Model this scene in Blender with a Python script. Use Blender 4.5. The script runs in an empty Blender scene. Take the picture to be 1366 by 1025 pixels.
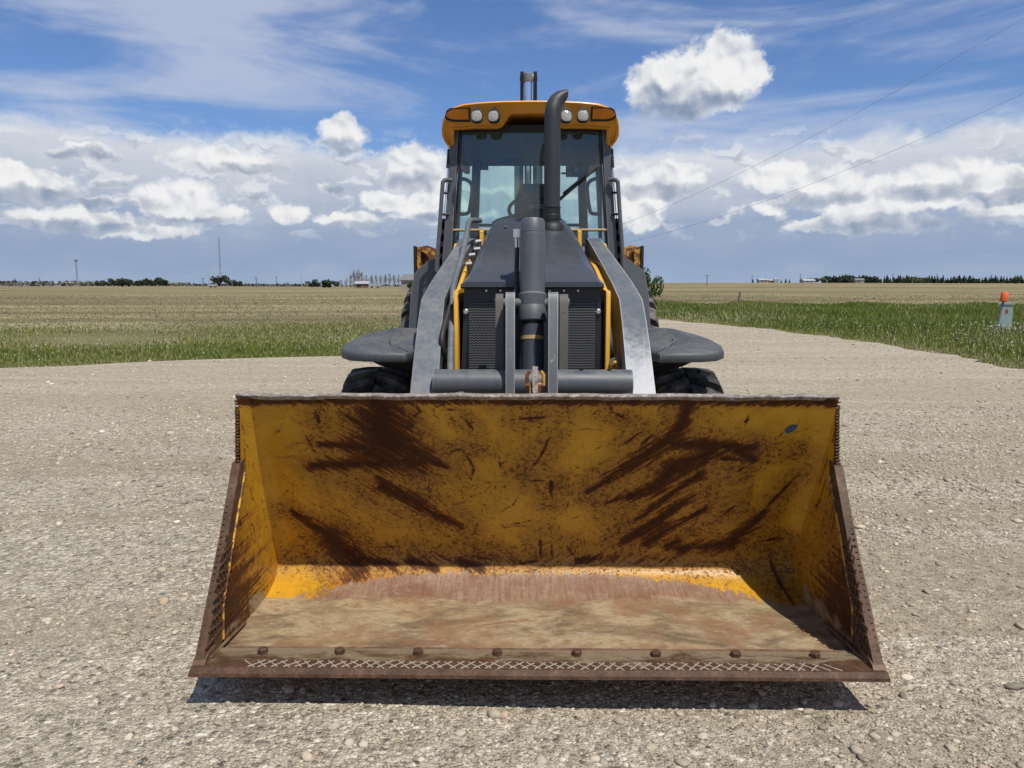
import bpy, bmesh, math, random
import numpy as np
from mathutils import Vector, Matrix
R = math.radians
random.seed(7); RNG = np.random.default_rng(11)
SC = bpy.context.scene
COL = SC.collection

# ------------------------------------------------------------------ camera, sky, sun, exposure
CAM = (-0.06, 0.0, 1.50)
PITCH, YAW = 7.3586, 0.8376
cd = bpy.data.cameras.new('camera'); cam = bpy.data.objects.new('camera', cd); COL.objects.link(cam)
cam.location = CAM; cam.rotation_euler = (R(90 - PITCH), 0, R(YAW))
cd.sensor_width = 36.0; cd.lens = 36.0 * 1026 / 1366; cd.clip_start = 0.05; cd.clip_end = 12000
SC.camera = cam

SUN_TO = Vector((0.245, -0.38, 0.835)).normalized()
SUN_EL = math.asin(SUN_TO.z); SUN_AZ = math.atan2(SUN_TO.x, SUN_TO.y)
sd = bpy.data.lights.new('sun', 'SUN'); sd.energy = 4.8; sd.angle = R(0.53); sd.color = (1.0, 0.945, 0.86)
sun = bpy.data.objects.new('sun', sd); COL.objects.link(sun); sun.location = (6, -9, 20)
sun.rotation_euler = (-SUN_TO).to_track_quat('-Z', 'Y').to_euler()

vs = SC.view_settings
vs.view_transform = 'Standard'; vs.look = 'None'; vs.exposure = 0.0; vs.gamma = 1.0; vs.use_curve_mapping = False
SC.render.engine = 'CYCLES'
SC.cycles.max_bounces = 8; SC.cycles.transparent_max_bounces = 16
SC.cycles.use_denoising = True

# node helpers ------------------------------------------------------
def add(nt, typ, ins=None, **props):
    n = nt.nodes.new(typ)
    for k, v in props.items(): setattr(n, k, v)
    for k, v in (ins or {}).items():
        s = n.inputs[k]
        if isinstance(v, bpy.types.NodeSocket): nt.links.new(v, s)
        else: s.default_value = v
    return n
def mth(nt, op, a, b=0.0, c=0.0, clamp=False):
    n = add(nt, 'ShaderNodeMath', {0: a, 1: b, 2: c}, operation=op); n.use_clamp = clamp
    return n.outputs[0]
def vec(nt, op, a, b=(0, 0, 0), c=None):
    d = {0: a, 1: b}
    if c is not None: d[2] = c
    n = add(nt, 'ShaderNodeVectorMath', d, operation=op)
    return n.outputs['Value'] if op in ('DOT_PRODUCT', 'LENGTH', 'DISTANCE') else n.outputs['Vector']
def step(nt, v, lo, hi, a=0.0, b=1.0):
    n = add(nt, 'ShaderNodeMapRange', {'Value': v, 'From Min': lo, 'From Max': hi, 'To Min': a, 'To Max': b}, interpolation_type='SMOOTHSTEP')
    return n.outputs['Result']
def lin(nt, v, lo, hi, a=0.0, b=1.0):
    n = add(nt, 'ShaderNodeMapRange', {'Value': v, 'From Min': lo, 'From Max': hi, 'To Min': a, 'To Max': b})
    return n.outputs['Result']
def mixc(nt, f, a, b, mode='MIX'):
    n = nt.nodes.new('ShaderNodeMix'); n.data_type = 'RGBA'; n.blend_type = mode
    for i, v in ((0, f), (6, a), (7, b)):
        if isinstance(v, bpy.types.NodeSocket): nt.links.new(v, n.inputs[i])
        else:
            if i and len(v) == 3: v = (*v, 1)
            n.inputs[i].default_value = v
    return n.outputs[2]
def noise(nt, vecs, scale, detail=4.0, rough=0.55, dist=0.0, dims='2D'):
    n = add(nt, 'ShaderNodeTexNoise', {'Vector': vecs, 'Scale': scale, 'Detail': detail, 'Roughness': rough, 'Distortion': dist}, noise_dimensions=dims)
    return n
def ramp(nt, v, stops):
    n = nt.nodes.new('ShaderNodeValToRGB'); nt.links.new(v, n.inputs[0])
    e = n.color_ramp.elements
    while len(e) < len(stops): e.new(0.5)
    for i, (p, c) in enumerate(stops): e[i].position = p; e[i].color = (*c, 1)
    return n.outputs[0]

# ---- world: physical sky with high thin cloud, a bank of cumulus over rain near the horizon, loose cumulus above it
W = bpy.data.worlds.new('World'); SC.world = W; W.use_nodes = True
wt = W.node_tree; wt.nodes.clear()
W.cycles.sampling_method = 'MANUAL'; W.cycles.sample_map_resolution = 256
SKY = 0.10
sky = add(wt, 'ShaderNodeTexSky', sky_type='NISHITA', sun_disc=False, sun_elevation=SUN_EL, sun_rotation=SUN_AZ, altitude=700.0, air_density=1.15, dust_density=0.25, ozone_density=2.2)
gen = add(wt, 'ShaderNodeTexCoord').outputs['Generated']
sep = add(wt, 'ShaderNodeSeparateXYZ', {0: gen})
az = mth(wt, 'ARCTAN2', sep.outputs[0], sep.outputs[1]); el = mth(wt, 'ARCSINE', sep.outputs[2])
P = add(wt, 'ShaderNodeCombineXYZ', {0: az, 1: el, 2: 0.0}).outputs[0]
def C10(r, g, b): return (r / SKY, g / SKY, b / SKY)
# thin high cloud, streaks sinking to the right
hi_r = add(wt, 'ShaderNodeMapping', {'Vector': P, 'Rotation': (0, 0, R(9)), 'Scale': (2.0, 9.0, 1), 'Location': (0.9, -0.35, 0)}).outputs[0]
n1 = noise(wt, hi_r, 1.35, 6, 0.55, 0.5).outputs[0]
hi_r2 = add(wt, 'ShaderNodeMapping', {'Vector': P, 'Rotation': (0, 0, R(14)), 'Scale': (7.0, 26.0, 1), 'Location': (3, 1, 0)}).outputs[0]
n2 = noise(wt, hi_r2, 1.4, 6, 0.6, 0.4).outputs[0]
cir = mth(wt, 'ADD', mth(wt, 'MULTIPLY', n1, 0.84), mth(wt, 'MULTIPLY', n2, 0.16))
cira = mth(wt, 'MULTIPLY', step(wt, cir, 0.385, 0.66), step(wt, el, 0.12, 0.2, 0.35, 0.74))
skyc = mixc(wt, 1.0, sky.outputs[0], (0.73, 0.89, 1.22), 'MULTIPLY')
col = mixc(wt, cira, skyc, C10(0.60, 0.66, 0.80))
# the bank
nb = noise(wt, add(wt, 'ShaderNodeMapping', {'Vector': P, 'Scale': (1.0, 1.7, 1)}).outputs[0], 9.0, 8, 0.6).outputs[0]
nbw = noise(wt, add(wt, 'ShaderNodeMapping', {'Vector': P, 'Scale': (1.0, 4.5, 1), 'Location': (5, 2, 0)}).outputs[0], 5.0, 6, 0.6, 0.3).outputs[0]
top = mth(wt, 'ADD', el, mth(wt, 'MULTIPLY', mth(wt, 'SUBTRACT', nb, 0.5), -0.06))
banka = step(wt, top, 0.180, 0.152)
rainn = noise(wt, add(wt, 'ShaderNodeMapping', {'Vector': P, 'Scale': (7.0, 0.9, 1), 'Rotation': (0, 0, R(-4))}).outputs[0], 2.0, 4, 0.5).outputs[0]
elw = mth(wt, 'ADD', el, mth(wt, 'MULTIPLY', mth(wt, 'SUBTRACT', nbw, 0.5), 0.075))
elw = mth(wt, 'ADD', elw, mth(wt, 'MULTIPLY', mth(wt, 'SUBTRACT', rainn, 0.5), 0.055))
bankc = ramp(wt, lin(wt, elw, 0.0, 0.2), [(0.0, (0.37, 0.47, 0.64)), (0.16, (0.32, 0.42, 0.60)), (0.34, (0.37, 0.46, 0.63)), (0.50, (0.49, 0.555, 0.685)), (0.70, (0.64, 0.69, 0.78)), (0.9, (0.80, 0.83, 0.88))])
bankc = mixc(wt, 1.0, bankc, (1 / SKY, 1 / SKY, 1 / SKY), 'MULTIPLY')
col = mixc(wt, banka, col, bankc)
# cumulus: ellipses in azimuth / elevation (radians) with billowed edges
wn = noise(wt, P, 26.0, 7, 0.6)
warp = vec(wt, 'MULTIPLY', vec(wt, 'SUBTRACT', wn.outputs['Color'], (0.5, 0.5, 0.5)), (0.034, 0.026, 0))
PW = vec(wt, 'ADD', P, warp)
PS = vec(wt, 'ADD', P, vec(wt, 'MULTIPLY', warp, (1.2, 1.0, 0)))
def blobs(pos, lst):
    acc = None
    for (a, e, ra, re) in lst:
        q = vec(wt, 'MULTIPLY_ADD', pos, (1 / ra, 1 / re, 0), (-a / ra, -e / re, 0))
        d = vec(wt, 'DOT_PRODUCT', q, q)
        acc = d if acc is None else add(wt, 'ShaderNodeMath', {0: acc, 1: d, 2: 0.35}, operation='SMOOTH_MIN').outputs[0]
    return acc
CLOUDS = [(0.1605,0.236,0.0322,0.0311),(0.2018,0.2383,0.0517,0.0376),(0.2425,0.2588,0.0391,0.0338),(0.2731,0.2487,0.0224,0.0251),(0.2218,0.2239,0.0495,0.0204),(-0.2265,0.1809,0.0288,0.0209),(-0.2198,0.1932,0.0168,0.0133),(-0.1344,0.1482,0.0346,0.0271),(-0.1441,0.1301,0.0287,0.0155),(-0.114,0.1342,0.027,0.0194),(-0.515,0.1439,0.0326,0.0093),(-0.3627,0.1439,0.0633,0.0155),(-0.369,0.152,0.0255,0.0118),(-0.3334,0.1384,0.035,0.0111),(-0.4126,0.0973,0.0477,0.0215),(-0.4341,0.0998,0.0242,0.0177),(-0.3838,0.0846,0.0405,0.0118),(-0.5601,0.1045,0.0422,0.0182),(-0.5801,0.1125,0.0205,0.0147),(-0.292,0.0864,0.0234,0.0122),(-0.2229,0.0815,0.041,0.0095),(-0.1173,0.0976,0.0463,0.0174),(-0.1734,0.1042,0.0285,0.0135),(-0.5304,0.0725,0.0621,0.0135),(-0.4558,0.0635,0.0523,0.0123),(-0.4874,0.1128,0.0214,0.006),(-0.4999,0.0918,0.0302,0.0077),(0.1433,0.1042,0.0418,0.0269),(0.1814,0.1305,0.0449,0.0191),(0.3165,0.1276,0.0503,0.0165),(0.363,0.1135,0.0402,0.0235),(0.4122,0.0961,0.0529,0.0265),(0.4905,0.1149,0.0516,0.022),(0.5451,0.1067,0.0276,0.018),(0.4583,0.0989,0.0612,0.0155),(0.5489,0.0815,0.0413,0.0147),(0.1512,0.0803,0.0265,0.0125),(0.2991,0.0934,0.0193,0.0074),(0.3569,0.0706,0.0286,0.0082),(0.4294,0.0685,0.071,0.0105),(-0.2419,0.1172,0.0166,0.0066)]
SHADES = [(0.191,0.2103,0.0615,0.0152),(0.168,0.2264,0.0282,0.0115),(0.2221,0.2156,0.0459,0.0132),(-0.3599,0.1312,0.0446,0.0119),(-0.3163,0.1357,0.0265,0.0084),(-0.516,0.1399,0.034,0.0068),(-0.5644,0.0932,0.0462,0.0116),(0.4487,0.0678,0.0929,0.0113),(0.4641,0.1019,0.0426,0.0086),(-0.4114,0.0742,0.0528,0.0063),(-0.1385,0.1257,0.0307,0.0126),(-0.2268,0.1688,0.0279,0.0086),(0.1745,0.1145,0.0544,0.0086),(0.3456,0.0988,0.0509,0.0082),(0.5378,0.0946,0.0349,0.0066),(-0.2419,0.1172,0.0203,0.0076),(-0.4875,0.112,0.0229,0.006),(-0.5,0.0901,0.0302,0.0069),(-0.5274,0.0636,0.0587,0.0068),(-0.2158,0.0734,0.0467,0.0057),(-0.1033,0.0829,0.0387,0.0078),(0.5326,0.0696,0.0422,0.0058)]
CLOUDS += [(a + s * 1.55, e, ra, re) for s in (-1, 1) for (a, e, ra, re) in CLOUDS[1:24:7]]
cd_ = blobs(PW, CLOUDS); sd_ = blobs(PS, SHADES)
fine = noise(wt, vec(wt, 'MULTIPLY', P, (1, 1.25, 1)), 85.0, 5, 0.6).outputs[0]
cfield = mth(wt, 'ADD', mth(wt, 'SUBTRACT', 1.28, cd_), mth(wt, 'MULTIPLY', mth(wt, 'SUBTRACT', fine, 0.5), 1.15))
calpha = step(wt, cfield, -0.22, 0.72)
# billow relief: the same billows sampled a little towards the sun
vo = add(wt, 'ShaderNodeTexVoronoi', {'Vector': PW, 'Scale': 30.0, 'Detail': 1.0, 'Roughness': 0.5, 'Smoothness': 1.0}, feature='SMOOTH_F1', voronoi_dimensions='2D').outputs['Distance']
vo2 = add(wt, 'ShaderNodeTexVoronoi', {'Vector': vec(wt, 'ADD', PW, (0.004, 0.008, 0)), 'Scale': 30.0, 'Detail': 1.0, 'Roughness': 0.5, 'Smoothness': 1.0}, feature='SMOOTH_F1', voronoi_dimensions='2D').outputs['Distance']
rel = mth(wt, 'MULTIPLY', mth(wt, 'SUBTRACT', vo2, vo), 0.75)
lum = mth(wt, 'ADD', 0.86, rel)
lum = mth(wt, 'ADD', lum, mth(wt, 'MULTIPLY', mth(wt, 'SUBTRACT', nb, 0.5), 0.35))
lum = mth(wt, 'SUBTRACT', lum, step(wt, sd_, 2.1, 0.0, 0.0, 0.52))
lum = mth(wt, 'ADD', lum, step(wt, cfield, 0.9, 0.2, 0.0, 0.08))
cumc = ramp(wt, lum, [(0.0, (0.22, 0.29, 0.42)), (0.28, (0.36, 0.42, 0.53)), (0.55, (0.60, 0.64, 0.71)), (0.85, (0.90, 0.91, 0.93)), (1.0, (0.98, 0.98, 0.98))])
cumc = mixc(wt, 1.0, cumc, (1 / SKY, 1 / SKY, 1 / SKY), 'MULTIPLY')
far_fade = step(wt, el, 0.03, 0.1, 0.72, 1.0)
shd = step(wt, sd_, 1.9, 0.2, 1.0, mth(wt, 'MINIMUM', 0.9, mth(wt, 'ADD', 0.5, mth(wt, 'MULTIPLY', el, 2.0))))
# small nameless cumulus and grey scraps all round in the bank
pv = add(wt, 'ShaderNodeMapping', {'Vector': PW, 'Scale': (1.0, 2.3, 1), 'Location': (2.3, 0.7, 0)}).outputs[0]
s1 = noise(wt, pv, 17.0, 5, 0.55).outputs[0]
s2 = noise(wt, vec(wt, 'ADD', pv, (0.0, 0.018, 0)), 17.0, 5, 0.55).outputs[0]
zone = mth(wt, 'MULTIPLY', step(wt, el, 0.045, 0.085), step(wt, el, 0.20, 0.15))
scr = mth(wt, 'MULTIPLY', step(wt, s1, 0.51, 0.64), zone)
scl = mth(wt, 'ADD', 0.62, mth(wt, 'MULTIPLY', mth(wt, 'SUBTRACT', s1, s2), 4.2))
scc = mixc(wt, 1.0, ramp(wt, scl, [(0.0, (0.27, 0.34, 0.46)), (0.4, (0.47, 0.52, 0.61)), (0.8, (0.86, 0.88, 0.91)), (1.0, (0.95, 0.95, 0.96))]), (1 / SKY, 1 / SKY, 1 / SKY), 'MULTIPLY')
col = mixc(wt, mth(wt, 'MULTIPLY', scr, 0.55), col, scc)
col = mixc(wt, mth(wt, 'MULTIPLY', mth(wt, 'MULTIPLY', calpha, far_fade), shd), col, cumc)
bg = add(wt, 'ShaderNodeBackground', {0: col, 1: SKY * 0.9})
wo = add(wt, 'ShaderNodeOutputWorld', {0: bg.outputs[0]})

# ------------------------------------------------------------------ object helpers
def tag(o, label=None, cat=None, group=None, kind=None):
    for k, v in (('label', label), ('category', cat), ('group', group), ('kind', kind)):
        if v: o[k] = v
    return o
def empty(name, loc):
    o = bpy.data.objects.new(name, None); COL.objects.link(o); o.location = loc; o.empty_display_size = 0.3
    return o
def link(name, me, mat=None, parent=None, loc=(0, 0, 0), rot=None):
    o = bpy.data.objects.new(name, me); COL.objects.link(o)
    if mat is not None and not me.materials: me.materials.append(mat)
    o.parent = parent; o.location = loc
    if rot: o.rotation_euler = rot
    return o
def finish(name, bm, smooth=35):
    bmesh.ops.recalc_face_normals(bm, faces=bm.faces[:])
    me = bpy.data.meshes.new(name); bm.to_mesh(me); bm.free()
    if smooth:
        me.polygons.foreach_set('use_smooth', [True] * len(me.polygons))
        me.set_sharp_from_angle(angle=R(smooth))
    return me
def pydata(name, v, f, smooth=None):
    me = bpy.data.meshes.new(name); me.from_pydata(v, [], f); me.update()
    if smooth:
        me.polygons.foreach_set('use_smooth', [True] * len(me.polygons)); me.set_sharp_from_angle(angle=R(smooth))
    return me
def bevel(bm, off, seg=2, ang=25):
    es = [e for e in bm.edges if len(e.link_faces) == 2 and e.calc_face_angle(0) > R(ang)]
    if es: bmesh.ops.bevel(bm, geom=es, offset=off, segments=seg, profile=0.6, affect='EDGES', clamp_overlap=True)
    return bm
def b_box(bm, x0, x1, y0, y1, z0, z1, M=None):
    vs = [bm.verts.new((x, y, z)) for z in (z0, z1) for y in (y0, y1) for x in (x0, x1)]
    for f in ((0, 2, 3, 1), (4, 5, 7, 6), (0, 1, 5, 4), (2, 6, 7, 3), (0, 4, 6, 2), (1, 3, 7, 5)): bm.faces.new([vs[i] for i in f])
    if M is not None: bmesh.ops.transform(bm, matrix=M, verts=vs)
    return bm
def b_prism(bm, pts, a, b, axis='x'):
    """polygon in the two other axes, extruded from a to b"""
    def mk(p, t): return {'x': (t, p[0], p[1]), 'y': (p[0], t, p[1]), 'z': (p[0], p[1], t)}[axis]
    A = [bm.verts.new(mk(p, a)) for p in pts]; B = [bm.verts.new(mk(p, b)) for p in pts]
    n = len(pts)
    bm.faces.new(A); bm.faces.new(B[::-1])
    for i in range(n): bm.faces.new((A[i], A[(i + 1) % n], B[(i + 1) % n], B[i]))
    return bm
def b_loft(bm, rings, caps=True, closed=True):
    V = [[bm.verts.new(p) for p in r] for r in rings]; n = len(rings[0])
    for a, b in zip(V, V[1:]):
        for i in range(n if closed else n - 1): bm.faces.new((a[i], a[(i + 1) % n], b[(i + 1) % n], b[i]))
    if caps: bm.faces.new(V[0][::-1]); bm.faces.new(V[-1])
    return bm
def smooth_path(pts, k=6):
    P_ = [Vector(p) for p in pts]; out = []
    for i in range(len(P_) - 1):
        p0 = P_[max(i - 1, 0)]; p1 = P_[i]; p2 = P_[i + 1]; p3 = P_[min(i + 2, len(P_) - 1)]
        for j in range(k):
            t = j / k
            out.append(0.5 * ((2 * p1) + (p2 - p0) * t + (2 * p0 - 5 * p1 + 4 * p2 - p3) * t * t + (3 * p1 - p0 - 3 * p2 + p3) * t ** 3))
    out.append(P_[-1]); return out
def b_tube(bm, pts, r, seg=12, caps=True):
    pts = [Vector(p) for p in pts]; n = len(pts); rs = r if isinstance(r, (list, tuple)) else [r] * n
    ref = None; rings = []
    for i in range(n):
        t = (pts[min(i + 1, n - 1)] - pts[max(i - 1, 0)]).normalized()
        if ref is None: ref = t.orthogonal().normalized()
        ref = (ref - t * ref.dot(t)).normalized(); bi = t.cross(ref)
        rings.append([pts[i] + (ref * math.cos(2 * math.pi * k / seg) + bi * math.sin(2 * math.pi * k / seg)) * rs[i] for k in range(seg)])
    return b_loft(bm, rings, caps)
def b_lathe(bm, prof, seg=48, axis='x', c=(0, 0, 0)):
    """prof: (along, radius) pairs, revolved round axis through c"""
    rings = []
    for k in range(seg):
        a = 2 * math.pi * k / seg; ring = []
        for (t, r) in prof:
            u, w = r * math.cos(a), r * math.sin(a)
            ring.append({'x': (c[0] + t, c[1] + u, c[2] + w), 'y': (c[0] + u, c[1] + t, c[2] + w), 'z': (c[0] + u, c[1] + w, c[2] + t)}[axis])
        rings.append(ring)
    rings.append(None)
    V = [[bm.verts.new(p) for p in r] for r in rings[:-1]]; n = len(prof)
    for i in range(seg):
        a, b = V[i], V[(i + 1) % seg]
        for j in range(n - 1): bm.faces.new((a[j], a[j + 1], b[j + 1], b[j]))
    for j in (0, n - 1):
        if prof[j][1] > 1e-4: bm.faces.new([V[i][j] for i in range(seg)])
    bmesh.ops.remove_doubles(bm, verts=bm.verts[:], dist=1e-5)
    return bm
def BM(): return bmesh.new()

# ------------------------------------------------------------------ materials
def mat(name, color=(0.5, 0.5, 0.5), rough=0.5, metal=0.0, spec=0.5):
    m = bpy.data.materials.new(name); m.use_nodes = True; nt = m.node_tree
    b = nt.nodes['Principled BSDF']
    b.inputs['Base Color'].default_value = (*color, 1); b.inputs['Roughness'].default_value = rough; b.inputs['Metallic'].default_value = metal
    b.inputs['Specular IOR Level'].default_value = spec
    return m, nt, b
def L(nt, a, b): nt.links.new(a, b)
def bump(nt, b, h, strength=0.3, dist=0.01):
    n = add(nt, 'ShaderNodeBump', {'Strength': strength, 'Distance': dist, 'Height': h}); L(nt, n.outputs[0], b.inputs['Normal'])
def objc(nt): return add(nt, 'ShaderNodeTexCoord').outputs['Object']
def paint(name, color, dirt=(0.20, 0.17, 0.13), rough=0.38, dirt_amt=0.5, chip=None, chip_amt=0.62, scale=1.0, edge=None):
    m, nt, b = mat(name, color, rough)
    o = objc(nt)
    big = noise(nt, o, 5.5 * scale, 9, 0.68, 0.3, '3D').outputs[0]; fin = noise(nt, o, 38 * scale, 6, 0.7, 0, '3D').outputs[0]
    stv = add(nt, 'ShaderNodeMapping', {'Vector': o, 'Scale': (30, 30, 2.2)}).outputs[0]
    stk = noise(nt, stv, 1.0, 4, 0.6, 0, '3D').outputs[0]
    nz = add(nt, 'ShaderNodeSeparateXYZ', {0: add(nt, 'ShaderNodeNewGeometry').outputs['Normal']}).outputs[2]
    upf = step(nt, nz, 0.1, 0.95, 0.25, 1.0)
    d = mth(nt, 'MULTIPLY', mth(nt, 'MULTIPLY', step(nt, mth(nt, 'ADD', mth(nt, 'MULTIPLY', big, 0.5), mth(nt, 'ADD', mth(nt, 'MULTIPLY', fin, 0.25), mth(nt, 'MULTIPLY', stk, 0.25))), 0.38, 0.68), dirt_amt), upf)
    c = mixc(nt, mth(nt, 'MULTIPLY', fin, 0.35), color, tuple(min(1, k * 1.25) for k in color))
    c = mixc(nt, d, c, dirt)
    if chip:
        ch = noise(nt, o, 17 * scale, 8, 0.75, 0.5, '3D').outputs[0]
        k = step(nt, mth(nt, 'ADD', mth(nt, 'MULTIPLY', ch, 0.8), mth(nt, 'MULTIPLY', big, 0.2)), chip_amt, chip_amt + 0.03)
        c = mixc(nt, k, c, chip)
    if edge:
        bv = add(nt, 'ShaderNodeBevel', {'Radius': 0.014}, samples=4); dt = vec(nt, 'DOT_PRODUCT', bv.outputs[0], add(nt, 'ShaderNodeNewGeometry').outputs['Normal'])
        ew = noise(nt, o, 24 * scale, 7, 0.75, 0.3, '3D').outputs[0]
        em = step(nt, mth(nt, 'ADD', mth(nt, 'SUBTRACT', 1.0, dt), mth(nt, 'MULTIPLY', mth(nt, 'SUBTRACT', ew, 0.5), 0.34)), 0.055, 0.12)
        c = mixc(nt, mth(nt, 'MULTIPLY', em, 0.85), c, edge)
    L(nt, c, b.inputs['Base Color'])
    L(nt, mth(nt, 'ADD', rough, mth(nt, 'MULTIPLY', d, 0.45)), b.inputs['Roughness'])
    bump(nt, b, fin, 0.05, 0.004)
    return m
GREY = (0.062, 0.072, 0.085)
M_grey = paint('grey_paint', GREY, dirt=(0.20, 0.19, 0.165), rough=0.42, dirt_amt=0.62, chip=(0.24, 0.23, 0.21), chip_amt=0.63, edge=(0.22, 0.22, 0.21))
M_hood = paint('hood_paint', (0.046, 0.053, 0.064), dirt=(0.14, 0.14, 0.135), rough=0.22, dirt_amt=0.16)
M_panel = paint('panel_paint', (0.018, 0.021, 0.029), dirt=(0.09, 0.085, 0.08), rough=0.38, dirt_amt=0.25)
M_arm = paint('arm_paint', (0.088, 0.104, 0.120), dirt=(0.23, 0.225, 0.21), rough=0.40, dirt_amt=0.6, chip=(0.26, 0.26, 0.25), chip_amt=0.655, edge=(0.21, 0.215, 0.215))
M_fender = paint('fender_plastic', (0.046, 0.053, 0.060), dirt=(0.17, 0.16, 0.145), rough=0.5, dirt_amt=0.6, chip=(0.22, 0.22, 0.20), chip_amt=0.645, edge=(0.20, 0.205, 0.20))
M_black = paint('black_parts', (0.008, 0.008, 0.009), dirt=(0.05, 0.046, 0.042), rough=0.55, dirt_amt=0.2)
M_yellow = paint('yellow_paint', (0.72, 0.39, 0.025), dirt=(0.30, 0.22, 0.12), rough=0.42, dirt_amt=0.35, chip=(0.14, 0.06, 0.03), chip_amt=0.66, edge=(0.16, 0.075, 0.035))
M_roof = paint('roof_yellow', (0.70, 0.31, 0.028), dirt=(0.40, 0.27, 0.12), rough=0.38, dirt_amt=0.3)
M_rusty_yellow = paint('chipped_yellow_paint', (0.50, 0.25, 0.022), dirt=(0.22, 0.12, 0.05), rough=0.55, dirt_amt=0.7, chip=(0.12, 0.045, 0.018), chip_amt=0.48)
M_plate = paint('worn_steel_grey', (0.125, 0.135, 0.145), dirt=(0.27, 0.27, 0.26), rough=0.42, dirt_amt=0.6, chip=(0.36, 0.355, 0.34), chip_amt=0.60, edge=(0.42, 0.42, 0.41))
M_dirtysteel = paint('greasy_grey', (0.075, 0.073, 0.068), dirt=(0.17, 0.14, 0.11), rough=0.55, dirt_amt=0.8, chip=(0.02, 0.018, 0.015), chip_amt=0.6)
M_rubber_hose = mat('hose_rubber', (0.014, 0.014, 0.015), 0.6)[0]
M_chrome = mat('chrome', (0.75, 0.77, 0.8), 0.12, 1.0)[0]
M_bolt = mat('zinc_bolt', (0.62, 0.62, 0.6), 0.35, 0.9)[0]
M_seat = paint('seat_vinyl', (0.025, 0.027, 0.027), dirt=(0.1, 0.1, 0.09), rough=0.6, dirt_amt=0.4)
M_liner = paint('roof_liner', (0.075, 0.082, 0.088), dirt=(0.13, 0.13, 0.12), rough=0.85, dirt_amt=0.5)
M_tan = paint('tan_rod', (0.36, 0.26, 0.13), rough=0.6)
M_red = mat('red_hose', (0.45, 0.03, 0.015), 0.5)[0]
def tyre_mat():
    m, nt, b = mat('tyre_rubber', (0.02, 0.02, 0.02), 0.75)
    o = objc(nt); n_ = noise(nt, o, 9, 7, 0.65, 0, '3D').outputs[0]; f = noise(nt, o, 90, 3, 0.6, 0, '3D').outputs[0]
    L(nt, mixc(nt, step(nt, n_, 0.38, 0.68), (0.016, 0.016, 0.017), (0.15, 0.135, 0.115)), b.inputs['Base Color']); bump(nt, b, f, 0.25, 0.006)
    return m
M_tyre = tyre_mat()
def glass_mat(name, tint, dust):
    m = bpy.data.materials.new(name); m.use_nodes = True; nt = m.node_tree; nt.nodes.clear()
    tr = add(nt, 'ShaderNodeBsdfTransparent', {0: (*tint, 1)}); gl = add(nt, 'ShaderNodeBsdfGlossy', {0: (1, 1, 1, 1), 'Roughness': 0.02})
    fr = add(nt, 'ShaderNodeFresnel', {'IOR': 1.5}); mx = add(nt, 'ShaderNodeMixShader', {0: fr.outputs[0], 1: tr.outputs[0], 2: gl.outputs[0]})
    o = objc(nt)
    st = add(nt, 'ShaderNodeMapping', {'Vector': o, 'Scale': (14, 14, 1.6)}).outputs[0]
    d = step(nt, mth(nt, 'ADD', mth(nt, 'MULTIPLY', noise(nt, st, 1.3, 5, 0.6, 0.3, '3D').outputs[0], 0.6), mth(nt, 'MULTIPLY', noise(nt, o, 2.5, 3, 0.5, 0, '3D').outputs[0], 0.4)), 0.35, 0.7, dust * 0.25, dust)  # dust streaks, partly standing in for streaky reflections in the panes
    df = add(nt, 'ShaderNodeBsdfDiffuse', {0: (0.42, 0.45, 0.44, 1)})
    mx2 = add(nt, 'ShaderNodeMixShader', {0: d, 1: mx.outputs[0], 2: df.outputs[0]})
    add(nt, 'ShaderNodeOutputMaterial', {0: mx2.outputs[0]})
    return m
M_glass = glass_mat('tinted_window_glass', (0.895, 0.972, 0.958), 0.07)
M_lens = mat('lamp_lens', (0.62, 0.62, 0.58), 0.12)[0]
def lens_mat():
    m, nt, b = mat('work_light_lens', (0.6, 0.6, 0.56), 0.1)
    o = objc(nt)
    v = add(nt, 'ShaderNodeTexVoronoi', {'Vector': o, 'Scale': 90.0}).outputs['Distance']
    L(nt, mixc(nt, v, (0.40, 0.40, 0.37), (0.20, 0.19, 0.17)), b.inputs['Base Color']); bump(nt, b, v, 0.5, 0.003); return m
M_lens = lens_mat()
def amber_mat():
    m, nt, b = mat('amber_lens', (0.62, 0.13, 0.01), 0.15)
    w = add(nt, 'ShaderNodeTexWave', {'Vector': objc(nt), 'Scale': 28.0, 'Distortion': 0.4}, bands_direction='X').outputs['Fac']
    L(nt, mixc(nt, w, (0.80, 0.27, 0.015), (0.55, 0.15, 0.008)), b.inputs['Base Color']); bump(nt, b, w, 0.3, 0.003); return m
M_amber = amber_mat()
def grille_mat():
    m, nt, b = mat('grille_black', (0.02, 0.022, 0.026), 0.5); return m
M_grille = grille_mat()

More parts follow.
